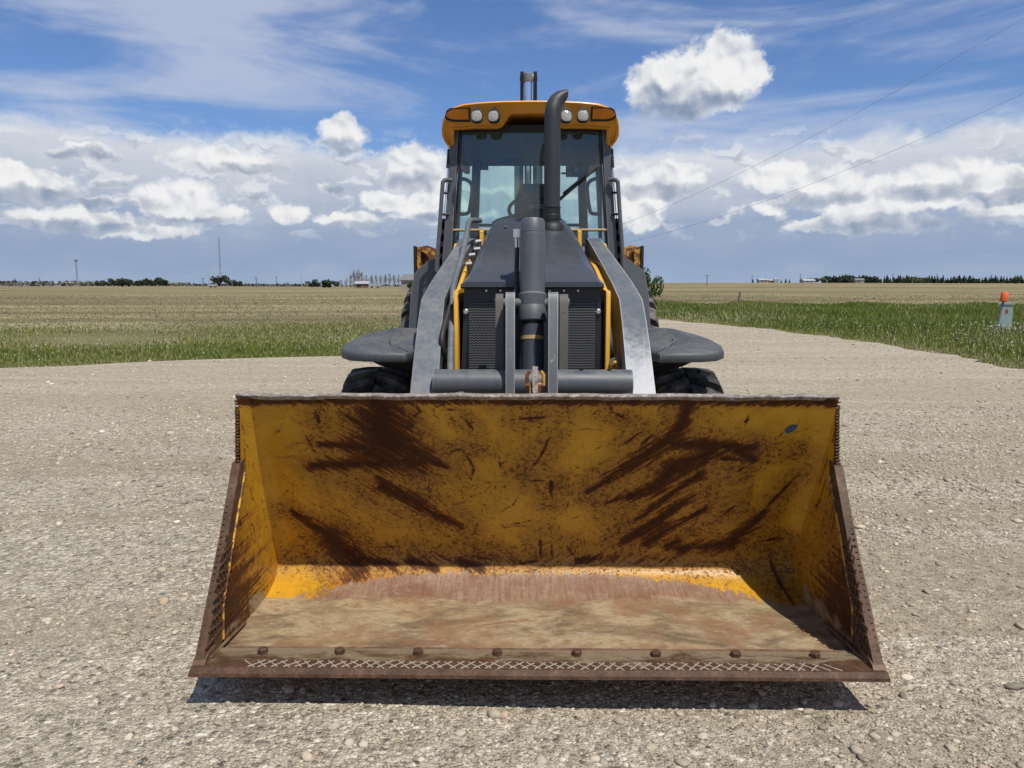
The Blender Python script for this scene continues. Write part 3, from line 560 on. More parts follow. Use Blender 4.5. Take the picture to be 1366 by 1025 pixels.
# outer skin, 22 mm behind the inner one
prc = np.array(prof); tg = np.gradient(prc, axis=0); nrm = np.stack([tg[:, 1], -tg[:, 0]], -1); nrm /= np.linalg.norm(nrm, axis=1, keepdims=True)
outp = prc + nrm * 0.024
ev = [(sx * BW, p[0], p[1]) for p in outp for sx in (-1, 1)]; ef = [(2 * i, 2 * i + 2, 2 * i + 3, 2 * i + 1) for i in range(len(outp) - 1)]
BUCKET = part('bucket', field_mesh('bucket', XX, YY, ZZ, {'rust': rust, 'brown': brown, 'dust': dust, 'blue': blue, 'wear': WEAR}, (ev, ef)), M_bucket)
BUCKET['label'] = 'wide yellow loader bucket with dark rust scrapes and dried mud'

# side plates: front edge runs down from the rim, then forward to the cutting edge
def side_outline_front(t):   # t 0 bottom .. 1 top
    return np.interp(t, [0, 0.66, 1], [2.575, 3.00, 3.030]), np.interp(t, [0, 0.66, 1], [0.175, 0.77, 1.058])
bk = np.array(outp); 
def side_outline_back(t):
    sl = np.concatenate([[0], np.cumsum(np.hypot(*np.diff(bk, axis=0).T))]); k0 = sl[-1] * 0.0
    q = k0 + (sl[-1] - k0) * t
    return np.interp(q, sl, bk[:, 0]), np.interp(q, sl, bk[:, 1])
for sg in (-1, 1):
    tt = np.linspace(0, 1, 110); ss = np.linspace(0, 1, 90)
    S_, T_ = np.meshgrid(ss, tt)
    fy, fz = side_outline_front(T_); by, bz = side_outline_back(T_)
    # straight rows between the front edge and the curved shell
    y_ = fy + (by - fy) * S_; z_ = fz + (bz - fz) * S_
    ins = []
    for k, xo in enumerate((0.0, 0.018)):
        ins.append(np.full_like(y_, sg * (BW + xo)))
    # wear: bare, rusty towards the open lower front, streaked off into paint
    fx = (3.30 - y_) / 0.6 + (0.62 - z_) * 0.9
    rs = np.clip(0.5 + (fx - 0.66) * 0.9, 0, 1) * sstep(z_, 0.85, 0.5)
    rs = np.maximum(rs, 0.75 * sstep(S_, 0.05, 0.0)) 
    for k in range(16):
        yc, zc = rr.uniform(2.95, 3.3), rr.uniform(0.45, 1.0); a = rr.gauss(2.0, 0.25); l = rr.uniform(0.03, 0.14)
        dy, dz = math.cos(a) * l, math.sin(a) * l; py, pz = y_ - yc, z_ - zc; t = np.clip((py * dy + pz * dz) / (l * l), 0, 1)
        rs = np.maximum(rs, np.clip(1.0 - np.hypot(py - t * dy, pz - t * dz) / 0.007, 0, 1))
    dd = sstep(z_, 0.26, 0.16) * 0.55 * sstep(y_, 3.35, 3.2)
    outv = [(sg * (BW + 0.018), float(y_[j, i]), float(z_[j, i])) for j in range(0, 110, 109 // 8) for i in (0, 89)]
    nr = len(outv) // 2; outf = [(2 * j, 2 * j + 1, 2 * j + 3, 2 * j + 2) for j in range(nr - 1)]
    sp = part('side_plate', field_mesh('side_plate', ins[0], y_, z_, {'rust': rs, 'brown': 0 * rs, 'dust': dd, 'blue': 0 * rs, 'wear': np.clip(rs + 0.3, 0, 1)}, (outv, outf)), M_bucket, BUCKET)
    # bare side cutter bar bolted along the lower front edge
    bm = BM(); b_prism(bm, [(2.562, 0.172), (2.60, 0.158), (2.735, 0.163), (2.745, 0.30), (2.90, 0.55), (3.035, 0.745), (3.045, 0.80), (2.995, 0.79), (2.83, 0.535)], sg * (BW - 0.004), sg * (BW + 0.030)); bevel(bm, 0.004, 1)
    sc_ = part('side_cutter', finish('side_cutter', bm), M_cutter, BUCKET); sc_['label'] = 'dark rusty wear plate along the lower front edge of the bucket side'
    # yellow weld fillet on the inside of the cutter
    bm = BM(); b_tube(bm, [(sg * (BW - 0.006), y, z) for (y, z) in ((2.738, 0.175), (2.75, 0.30), (2.905, 0.55), (3.035, 0.745))], 0.0055, 8)
    part('weld_fillet', finish('weld_fillet', bm), M_rusty_yellow, BUCKET)
    bm = BM(); b_tube(bm, [(sg * (BW - 0.012), 2.60, 0.168), (sg * (BW - 0.012), 2.78, 0.158), (sg * (BW - 0.012), 2.95, 0.143)], 0.006, 8)
    part('weld_fillet', finish('weld_fillet', bm), M_edge, BUCKET)
    # hardfacing beads across the side edge
    bb = BM(); bmesh.ops.create_uvsphere(bb, u_segments=8, v_segments=5, radius=1.0); bmesh.ops.scale(bb, vec=(0.012, 0.0065, 0.0055), verts=bb.verts[:]); beadme = finish('edge_bead', bb)
    for k in range(22):
        z = 0.775 + k * 0.0125; t = 0.66 + 0.34 * (z - 0.77) / 0.288; fy_, fz_ = side_outline_front(t)
        part('edge_bead', beadme, M_cutter, BUCKET, (sg * (BW + 0.010 + rr.uniform(-.002, .002)), float(fy_) - 0.003, z + rr.uniform(-.002, .002)), (R(rr.uniform(-15, 15)), R(rr.uniform(-12, 12)), 0)).scale = (rr.uniform(0.6, 1.1), rr.uniform(0.6, 1.1), rr.uniform(0.6, 1.1))
    for k in range(30):
        f = k / 29; part('edge_bead', beadme, M_cutter, BUCKET, (sg * (BW + 0.020), 2.582 + 0.40 * f, 0.195 + 0.56 * f + rr.uniform(-.004, .004)), (R(-35 + rr.uniform(-20, 20)), 0, 0)).scale = (0.5, rr.uniform(0.3, 0.7), rr.uniform(0.4, 0.8))
    # cross welds on the cutter face
    hb = BM(); b_box(hb, -0.003, 0.003, -0.075, 0.075, -0.003, 0.003); hbm = finish('cross_weld', hb)
    for k in range(9):
        f = k / 8
        for s2 in (-1, 1):
            part('cross_weld', hbm, M_cutter, BUCKET, (sg * (BW - 0.006), 2.655 + 0.17 * f * 1.0, 0.22 + 0.28 * f), (R(52 + 50 * s2 + rr.uniform(-9, 9)), 0, 0)).scale = (1, rr.uniform(0.5, 1.0), 1)
    # corner shoe at the lip
    bm = BM(); b_prism(bm, [(2.545, 0.150), (2.565, 0.178), (2.60, 0.192), (2.66, 0.190), (2.67, 0.150)], sg * (BW - 0.01), sg * (BW + 0.034)); bevel(bm, 0.004, 1)
    part('corner_shoe', finish('corner_shoe', bm), M_edge, BUCKET)

def lip_mat():
    m = steel_mat('muddy_cutting_edge', (0.036, 0.018, 0.010), (0.080, 0.043, 0.025), (0.15, 0.092, 0.058), 3)
    nt = m.node_tree; b = nt.nodes['Principled BSDF']; src = b.inputs['Base Color'].links[0].from_socket; o = objc(nt)
    y_ = add(nt, 'ShaderNodeSeparateXYZ', {0: o}).outputs[1]; n_ = noise(nt, add(nt, 'ShaderNodeMapping', {'Vector': o, 'Scale': (5, 16, 16)}).outputs[0], 1.0, 9, 0.74, 0.6, '3D').outputs[0]; n2_ = noise(nt, o, 60, 6, 0.7, 0, '3D').outputs[0]
    k = step(nt, mth(nt, 'ADD', y_, mth(nt, 'MULTIPLY', mth(nt, 'SUBTRACT', n_, 0.5), 0.42)), 2.595, 2.665, 0, 0.9)
    L(nt, mixc(nt, k, src, mixc(nt, mth(nt, 'ADD', mth(nt, 'MULTIPLY', n_, 0.5), mth(nt, 'MULTIPLY', n2_, 0.5)), (0.04, 0.028, 0.018), (0.34, 0.265, 0.17))), b.inputs['Base Color']); return m
M_lip = lip_mat()
# cutting edge: bevelled bar with pointed ends
bm = BM()
sec = [(2.522, 0.138), (2.525, 0.149), (2.541, 0.164), (2.690, 0.164), (2.700, 0.155), (2.700, 0.132), (2.56, 0.132)]
rings = []
for x, sh in ((-1.222, 0.0), (-1.19, 0.0), (-0.6, 0.002), (0.0, -0.001), (0.55, 0.002), (1.19, 0.0), (1.222, 0.0)):
    rings.append([(x - (0.03 * (y - 2.522) / 0.18 if x < 0 else -0.03 * (y - 2.522) / 0.18) * -1, y + sh, z) for y, z in sec])
b_loft(bm, rings); 
CE = part('cutting_edge', finish('cutting_edge', bm, 20), M_lip, BUCKET); CE['label'] = 'rusty bevelled cutting edge with zigzag welds'
bb = BM(); b_lathe(bb, [(0, 0.0), (0, 0.019), (0.016, 0.019), (0.021, 0.014), (0.021, 0.0)], 6, 'z'); bolt_me = finish('edge_bolt', bb)
for k, px in enumerate((-1.01, -0.728, -0.44, -0.152, 0.136, 0.424, 0.712, 1.0)):
    part('edge_bolt', bolt_me, M_cutter, BUCKET, (px + 0.01, 2.652, 0.163), (R(rr.uniform(-6, 6)), R(rr.uniform(-6, 6)), rr.random() * 3))
bw = BM(); b_tube(bw, [(-0.5, 0, 0), (-0.4, 0, 0), (0, 0, 0), (0.4, 0, 0), (0.5, 0, 0)], [0.0012, 0.0030, 0.0022, 0.0030, 0.0012], 6)
weld_mes = []
for k in range(4):
    me = finish('weld_bead', bw.copy()); weld_mes.append(me)
x = -1.02
while x < 1.06:
    for s2 in (-1, 1):
        ln = 0.070 * rr.uniform(0.85, 1.1)
        if x > 0.98 and rr.random() < 0.6: continue
        w = part('weld_bead', weld_mes[rr.randrange(4)], M_weld, BUCKET, (x + (0.021 if s2 > 0 else 0) + rr.uniform(-.004, .004), 2.571 + rr.uniform(-.003, .003), 0.1645), (0, 0, R(s2 * 46 + rr.uniform(-6, 6))))
        w.scale = (ln, 1, 1)
    x += 0.042
# seam ridge behind the cutting edge
bm = BM(); b_tube(bm, [(x, 2.703 + 0.003 * math.sin(x * 9), 0.158) for x in np.linspace(-1.15, 1.15, 40)], 0.006, 8)
part('seam_weld', finish('seam_weld', bm), M_edge, BUCKET)
# rim bar along the top
bm = BM()
rings = []
for i, x in enumerate(np.linspace(-1.203, 1.203, 60)):
    w_ = 0.0015 * math.sin(x * 14) + 0.0015 * math.sin(x * 37)
    rings.append([(x, y + w_, z + w_ * 0.6) for y, z in ((3.030, 1.0575), (3.031, 1.062), (3.035, 1.0645), (3.066, 1.066), (3.070, 1.04), (3.060, 1.038), (3.040, 1.045))])
b_loft(bm, rings)
rim = part('rim_bar', finish('rim_bar', bm, 25), M_rim, BUCKET); rim['label'] = 'bare worn steel bar along the bucket top edge'
# back brackets and lifting eye behind the rim
for x0 in (-0.56, 0.54):
    bm = BM(); b_prism(bm, [(3.50, 0.25), (3.27, 0.78), (3.40, 0.74), (3.62, 0.52), (3.64, 0.36), (3.58, 0.26)], x0 - 0.02, x0 + 0.02); bevel(bm, 0.006, 1)
    part('hinge_bracket', finish('hinge_bracket', bm), M_yellow, BUCKET)
bm = BM()
b_prism(bm, [(3.13, 1.00), (3.14, 1.12), (3.165, 1.165), (3.195, 1.12), (3.22, 0.98)], -0.011, 0.011); bevel(bm, 0.006, 2)
LE = part('lifting_eye', finish('lifting_eye', bm), M_rim, BUCKET)
bm = BM(); b_tube(bm, [(-0.034, 3.165, 1.085), (-0.034, 3.165, 1.13), (-0.022, 3.165, 1.145)], 0.008, 8); b_tube(bm, [(0.034, 3.165, 1.085), (0.034, 3.165, 1.13), (0.022, 3.165, 1.145)], 0.008, 8)
b_tube(bm, [(-0.04, 3.165, 1.085), (0.04, 3.165, 1.085)], 0.012, 10); b_box(bm, -0.024, 0.024, 3.15, 3.18, 1.0, 1.085)
part('eye_clevis', finish('eye_clevis', bm), M_rusty_yellow, BUCKET)

# ---- loader arms ---------------------------------------------------
ARM_IN = [(3.4, 0.49), (3.95, 0.495), (4.65, 0.522), (5.6, 0.420), (5.9, 0.40)]
ARM_OUT = [(3.4, 0.635), (3.95, 0.640), (4.65, 0.660), (5.6, 0.515), (5.9, 0.50)]
top_ = [(3.46, 0.45), (3.60, 0.575), (3.78, 0.74), (3.95, 0.915), (4.20, 1.135), (4.42, 1.30), (4.62, 1.415), (4.85, 1.515), (5.15, 1.635), (5.45, 1.75), (5.70, 1.835), (5.80, 1.84)]
bot_ = [(3.46, 0.30), (3.66, 0.37), (3.88, 0.52), (4.06, 0.70), (4.30, 0.90), (4.52, 1.06), (4.74, 1.17), (4.97, 1.27), (5.27, 1.39), (5.57, 1.50), (5.78, 1.58), (5.86, 1.66)]
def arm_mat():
    m = paint('arm_paint_scuffed_glint', (0.088, 0.104, 0.120), dirt=(0.22, 0.22, 0.21), rough=0.34, dirt_amt=0.5, chip=(0.32, 0.315, 0.30), chip_amt=0.63, edge=(0.5, 0.5, 0.49))
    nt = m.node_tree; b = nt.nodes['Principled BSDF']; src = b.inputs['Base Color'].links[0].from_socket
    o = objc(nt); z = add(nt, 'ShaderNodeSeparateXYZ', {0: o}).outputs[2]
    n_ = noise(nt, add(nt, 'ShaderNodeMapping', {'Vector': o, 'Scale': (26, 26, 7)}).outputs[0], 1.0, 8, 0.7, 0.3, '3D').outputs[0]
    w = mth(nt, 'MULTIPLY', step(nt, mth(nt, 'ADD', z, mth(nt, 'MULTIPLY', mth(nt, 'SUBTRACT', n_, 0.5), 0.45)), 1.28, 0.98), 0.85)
    L(nt, mixc(nt, w, src, (0.46, 0.47, 0.475)), b.inputs['Base Color']); return m  # pale lower part: sun glint put into the colour, along with scuffs
M_arm_scuffed_glint = arm_mat()
for sg in (-1, 1):
    rings = []
    for (ty, tz_), (by, bz) in zip(top_, bot_):
        i_, o_ = interp(ARM_IN, ty), interp(ARM_OUT, ty)
        rings.append([(sg * i_, ty, tz_), (sg * o_, ty, tz_), (sg * o_, by, bz), (sg * i_, by, bz)])
    bm = BM(); b_loft(bm, rings); bevel(bm, 0.007, 2, 40)
    a = part('loader_arm', finish('loader_arm', bm, 30), M_arm_scuffed_glint if sg > 0 else M_arm)
    a['label'] = 'grey loader arm with scuffs and a sun glint painted low down' if sg > 0 else 'clean grey loader arm with a steel line along it'
    # pin boss where the arm meets the bucket, and the pivot at the tower
    bm = BM(); b_tube(bm, [(sg * 0.46, 3.56, 0.43), (sg * 0.67, 3.56, 0.43)], 0.075, 20); part('pivot_pin', finish('pivot_pin', bm), M_dirtysteel, a)
    bm = BM(); b_tube(bm, [(sg * 0.38, 5.74, 1.72), (sg * 0.53, 5.74, 1.72)], 0.06, 20); part('pivot_pin', finish('pivot_pin', bm), M_dirtysteel, a)
    # lift cylinder hanging under the arm
    bm = BM(); b_tube(bm, [(sg * 0.47, 5.5, 0.95), (sg * 0.47, 4.75, 1.02)], 0.055, 16); b_tube(bm, [(sg * 0.47, 4.75, 1.02), (sg * 0.47, 4.35, 1.06)], 0.03, 14)
    part('lift_cylinder', finish('lift_cylinder', bm), M_grey)
# steel hydraulic line lying along the left arm
pth = smooth_path([(-0.36, 5.60, 1.955), (-0.39, 5.52, 1.95), (-0.425, 5.40, 1.93), (-0.43, 5.25, 1.84), (-0.44, 4.95, 1.68), (-0.468, 4.66, 1.50), (-0.465, 4.55, 1.40), (-0.452, 4.25, 1.15), (-0.43, 4.02, 0.985), (-0.40, 3.98, 0.94), (-0.36, 3.96, 0.93)], 5)
bm = BM(); b_tube(bm, pth, 0.019, 12); part('hydraulic_line', finish('hydraulic_line', bm), M_arm)
for (p0, p1, p2) in (((-0.47, 4.3, 1.05), (-0.50, 4.25, 1.2), (-0.47, 4.45, 1.38)), ((0.46, 4.5, 1.05), (0.455, 4.42, 1.15), (0.44, 4.6, 1.42))):
    bm = BM(); b_tube(bm, smooth_path([p0, p1, p2], 8), 0.016, 10); part('hydraulic_hose', finish('hydraulic_hose', bm), M_rubber_hose)
bm = BM(); b_tube(bm, smooth_path([(0.46, 4.55, 1.02), (0.462, 4.50, 1.12), (0.448, 4.56, 1.28)], 8), 0.013, 10); part('hydraulic_hose', finish('hydraulic_hose', bm), M_red)['label'] = 'red hydraulic hose beside the radiator'

# ---- torque tube, bell cranks, tilt cylinder -------------------------
bm = BM(); b_tube(bm, [(-0.52, 4.02, 0.985), (0.52, 4.02, 0.985)], 0.073, 28); TT = part('torque_tube', finish('torque_tube', bm), M_grey)
for x in (0.255, 0.40):
    bb = BM(); b_lathe(bb, [(-0.004, 0.011), (0.006, 0.011), (0.006, 0.0)], 10, 'z'); part('grease_hole', finish('grease_hole', bb), M_black, TT, (x, 4.005, 1.056))
for (x0, x1, yf, zt, m_) in ((-0.140, -0.093, 3.93, 1.462, M_plate), (0.078, 0.128, 3.93, 1.462, M_plate), (-0.197, -0.157, 4.08, 1.452, M_dirtysteel), (0.142, 0.188, 4.08, 1.450, M_dirtysteel)):
    bm = BM(); b_prism(bm, [(yf, 0.62), (yf - 0.012, 1.0), (yf, zt - 0.05), (yf + 0.02, zt - 0.012), (yf + 0.06, zt), (yf + 0.11, zt - 0.012), (yf + 0.15, zt - 0.06), (yf + 0.16, 1.1), (yf + 0.12, 0.62)], x0, x1); bevel(bm, 0.006, 2, 40)
    p_ = part('bell_crank', finish('bell_crank', bm, 30), m_)
for z in (1.40,):
    bm = BM(); b_tube(bm, [(-0.205, 4.14, z), (0.196, 4.14, z)], 0.028, 18); part('crank_pin', finish('crank_pin', bm), M_dirtysteel)
axis0 = Vector((0, 4.24, 1.84)); axis1 = Vector((0, 4.06, 0.90))
def ax(z): t = (1.84 - z) / 0.94; return axis0.lerp(axis1, t)
bm = BM(); b_tube(bm, [ax(1.845), ax(1.838), ax(1.775)], [0.062, 0.066, 0.066], 32)
b_tube(bm, [ax(1.768), ax(1.45)], 0.0675, 32); b_tube(bm, [ax(1.776), ax(1.766)], 0.064, 32)
TC = part('tilt_cylinder', finish('tilt_cylinder', bm), M_grey)
bm = BM(); b_tube(bm, [ax(1.452), ax(1.446), ax(1.39), ax(1.384), ax(1.380), ax(1.31), ax(1.303)], [0.071, 0.078, 0.074, 0.074, 0.0765, 0.0765, 0.071], 32); part('gland_collar', finish('gland_collar', bm), M_grey, TC)
bm = BM(); b_tube(bm, [ax(1.303), ax(1.285)], 0.058, 28); part('wiper_seal', finish('wiper_seal', bm), M_black, TC)
bm = BM(); b_tube(bm, [ax(1.286), ax(0.96)], 0.0615, 32); part('lower_sleeve', finish('lower_sleeve', bm), M_hood, TC)
bm = BM(); b_tube(bm, [ax(1.226), ax(1.206)], 0.064, 32); part('clamp_ring', finish('clamp_ring', bm), M_tan, TC)
bm = BM(); b_tube(bm, [ax(0.96), ax(0.80)], 0.04, 20); part('cylinder_rod', finish('cylinder_rod', bm), M_black, TC)
bm = BM(); b_tube(bm, [(-0.085, 4.26, 1.70), (-0.087, 4.24, 1.5), (-0.083, 4.20, 1.35)], 0.013, 10); part('feed_hose', finish('feed_hose', bm), M_rubber_hose, TC)
bm = BM(); b_tube(bm, [(-0.085, 4.26, 1.69), (-0.087, 4.262, 1.79)], 0.012, 8); b_box(bm, -0.105, -0.068, 4.245, 4.28, 1.755, 1.80); bevel(bm, 0.004, 1); part('hose_fitting', finish('hose_fitting', bm), M_bolt, TC)

# ---- hood, radiator panel, front frame ---------------------------------
def hood_ring(y, zt, xt, xm, zm, xl, zl, crown=0.012):
    h = [(xl, zl), (xl - 0.004, zl + 0.02), (xm, zm), ((xm + xt) / 2 + 0.004, (zm + zt) / 2 + 0.006), (xt, zt), (xt * 0.6, zt + crown * 0.7), (0, zt + crown)]
    return [(x, y, z) for x, z in h] + [(-x, y, z) for x, z in h[-2::-1]]
bm = BM()
b_loft(bm, [hood_ring(4.335, 1.515, 0.335, 0.385, 1.507, 0.402, 1.487, 0.002), hood_ring(4.345, 1.523, 0.333, 0.384, 1.513, 0.404, 1.485, 0.003), hood_ring(4.475, 1.607, 0.302, 0.360, 1.560, 0.408, 1.478, 0.008), hood_ring(4.49, 1.613, 0.300, 0.357, 1.566, 0.408, 1.478, 0.010),
            hood_ring(4.8, 1.722, 0.280, 0.338, 1.672, 0.410, 1.47), hood_ring(5.2, 1.845, 0.252, 0.312, 1.796, 0.411, 1.47), hood_ring(5.55, 1.935, 0.232, 0.293, 1.885, 0.412, 1.47), hood_ring(5.72, 1.972, 0.222, 0.283, 1.92, 0.412, 1.47), hood_ring(5.74, 1.965, 0.21, 0.27, 1.91, 0.40, 1.47)])
bevel(bm, 0.006, 2, 18)
HOOD = part('hood', finish('hood', bm, 22), M_hood)
bm = BM(); b_box(bm, -0.185, -0.10, 5.55, 5.555, 1.952, 1.956)
for sg in (-1, 1):
    bb = BM(); b_lathe(bb, [(0, 0.014), (0.004, 0.012), (0.006, 0.0)], 12, 'z'); part('hood_latch', finish('hood_latch', bb), M_bolt, HOOD, (sg * 0.17, 5.30, 1.886), (R(-18), 0, 0))
bm.free()
bm = BM()
b_loft(bm, [[(x, y, z) for (x, y) in ((-w, 4.395 + (1.487 - z) * 0.03), (w, 4.395 + (1.487 - z) * 0.03), (w, 4.43), (-w, 4.43))] for w, z in ((0.417, 0.80), (0.405, 1.02), (0.386, 1.479))])
bevel(bm, 0.004, 1, 40); PANEL = part('radiator_panel', finish('radiator_panel', bm), M_panel)
for sg in (-1, 1):
    # screen of fine wire over each opening
    bm = BM(); z = 0.955
    while z < 1.395:
        for k in range(16):
            x0 = 0.206 + k * 0.0096; 
            if x0 > 0.352 + (1.4 - z) * 0.03: break
            dz = 0.0035 * (1 if k % 2 else -1)
            vs = [bm.verts.new((sg * xx, yy, zz)) for xx, yy, zz in ((x0, 4.3885, z - dz), (x0 + 0.0096, 4.3885, z + dz), (x0 + 0.0096, 4.3885, z + dz + 0.0055), (x0, 4.3885, z - dz + 0.0055))]
            bm.faces.new(vs)
        z += 0.0145
    r_ = bmesh.ops.extrude_face_region(bm, geom=bm.faces[:]); bmesh.ops.translate(bm, vec=(0, 0.004, 0), verts=[v for v in r_['geom'] if isinstance(v, bmesh.types.BMVert)])
    part('grille_screen', finish('grille_screen', bm, None), M_fender, PANEL)
    bm = BM(); pts = [(0.205, 0.95), (0.372, 0.95), (0.358, 1.385), (0.345, 1.402), (0.205, 1.402)]
    b_prism(bm, [(sg * x, z) for x, z in pts], 4.3925, 4.41, 'y'); part('grille_backing', finish('grille_backing', bm), M_black, PANEL)
    bb = BM(); b_lathe(bb, [(-0.012, 0.0), (-0.012, 0.010), (-0.006, 0.016), (0.004, 0.017), (0.004, 0.0)], 16, 'y'); part('panel_bolt', finish('panel_bolt', bb), M_bolt, PANEL, (sg * 0.376, 4.392, 1.348))
    for x in (0.10, 0.18, 0.26):
        bb = BM(); b_lathe(bb, [(-0.004, 0.0), (-0.004, 0.006), (0.004, 0.007)], 10, 'y'); part('rivet', finish('rivet', bb), M_bolt, PANEL, (sg * x, 4.392, 1.466))
# black seal under the hood lip
bm = BM(); b_box(bm, -0.392, 0.392, 4.385, 4.44, 1.4805, 1.492); part('hood_seal', finish('hood_seal', bm), M_black)
for sg in (-1, 1):
    bm = BM(); b_prism(bm, [(4.375, 0.62), (4.365, 1.05), (4.365, 1.44), (4.375, 1.462), (4.55, 1.475), (5.1, 1.60), (5.8, 1.72), (6.0, 1.0), (6.0, 0.6)], sg * 0.4175, sg * 0.443); bevel(bm, 0.003, 1, 40)
    part('frame_rail', finish('frame_rail', bm), M_yellow)
    bm = BM(); b_prism(bm, [(5.36, 1.45), (5.38, 1.86), (5.42, 1.873), (5.55, 1.80), (5.7, 1.5)], sg * 0.338 + (-0.014), sg * 0.338 + 0.014); bevel(bm, 0.003, 1, 40); part('tower_rib', finish('tower_rib', bm), M_yellow)
    bm = BM(); b_prism(bm, [(5.0, 0.7), (5.0, 1.35), (5.35, 1.66), (5.72, 1.80), (5.86, 1.80), (5.92, 0.7)], sg * 0.53, sg * 0.555); bevel(bm, 0.004, 1, 40); part('tower_plate', finish('tower_plate', bm), M_yellow)
# small yellow clip by the right rail
bm = BM(); b_tube(bm, smooth_path([(0.445, 4.33, 1.03), (0.462, 4.31, 1.065), (0.478, 4.33, 1.06), (0.478, 4.34, 1.03)], 5), 0.010, 8); b_box(bm, 0.44, 0.49, 4.32, 4.36, 1.005, 1.03); part('frame_clip', finish('frame_clip', bm), M_yellow)
# fittings among the pipes beside the hood
for (x, y, z) in ((-0.36, 5.25, 1.735), (-0.385, 5.1, 1.69), (-0.40, 5.0, 1.63), (-0.355, 5.32, 1.79)):
    bm = BM(); b_tube(bm, [(x - 0.02, y, z), (x + 0.02, y, z + 0.004)], 0.016, 8); part('pipe_fitting', finish('pipe_fitting', bm), M_bolt)
    bm = BM(); b_tube(bm, smooth_path([(x, y, z), (x + 0.005, y - 0.02, z - 0.10), (x - 0.03, y - 0.1, z - 0.28)], 5), 0.015, 8); part('hydraulic_hose', finish('hydraulic_hose', bm), M_rubber_hose)

# ---- exhaust stack ---------------------------------------------------------
prs = [((0.0875, z), (0.1965, z)) for z in np.linspace(1.90, 2.58, 7)] + [((0.090, 2.655), (0.198, 2.635)), ((0.104, 2.705), (0.205, 2.662)), ((0.134, 2.750), (0.215, 2.687)), ((0.172, 2.777), (0.227, 2.708)), ((0.212, 2.790), (0.238, 2.728)), ((0.244, 2.793), (0.247, 2.748))]
rings = []
for k, ((ox, oz), (ix, iz)) in enumerate(prs):
    cen = Vector(((ox + ix) / 2, 5.30 + 0.012 * max(0, k - 7), (oz + iz) / 2)); hv_ = Vector((ox - ix, 0, oz - iz)) / 2; wy = 0.0545
    rings.append([cen + hv_ * math.cos(a) + Vector((0, wy, 0)) * math.sin(a) for a in [2 * math.pi * q / 28 for q in range(28)]])
inner = [[cen + (p_ - cen) * 0.86 for p_ in rings[-1]], [p_ * 0.9 + cen * 0.1 for p_ in rings[-4]]]
bm = BM(); b_loft(bm, rings + inner, True)
EX = part('exhaust_stack', finish('exhaust_stack', bm, 40), M_black)
EX.data.materials[0] = paint('stack_black', (0.022, 0.023, 0.026), dirt=(0.10, 0.095, 0.085), rough=0.5, dirt_amt=0.5)
bm = BM(); b_lathe(bm, [(0, 0.060), (0.03, 0.060), (0.034, 0.057), (0.075, 0.057), (0.078, 0.060), (0.085, 0.060), (0.088, 0.0565)], 28, 'z', (0.142, 5.30, 1.935)); part('stack_clamp', finish('stack_clamp', bm), M_black, EX)
bm = BM(); b_lathe(bm, [(0, 0.085), (0.03, 0.08), (0.05, 0.065), (0.06, 0.05)], 28, 'z', (0.142, 5.30, 1.86)); part('stack_base', finish('stack_base', bm), M_black, EX)

# ---- chassis, axle ------------------------------------------------------------
bm = BM(); b_box(bm, -0.36, 0.36, 4.46, 7.6, 0.55, 1.40); b_box(bm, -0.3, 0.3, 4.3, 4.5, 0.45, 0.95); bevel(bm, 0.02, 1); part('chassis', finish('chassis', bm), M_black)
bm = BM(); b_box(bm, -0.72, 0.72, 4.66, 4.84, 0.42, 0.60); 
for sg in (-1, 1): b_box(bm, sg * 0.66 - 0.07, sg * 0.66 + 0.07, 4.60, 4.90, 0.40, 0.93)
bevel(bm, 0.02, 2); part('front_axle', finish('front_axle', bm), M_yellow)
bm = BM(); b_box(bm, -0.62, 0.62, 6.9, 7.1, 0.6, 0.9); bevel(bm, 0.02, 1); part('rear_axle', finish('rear_axle', bm), M_black)

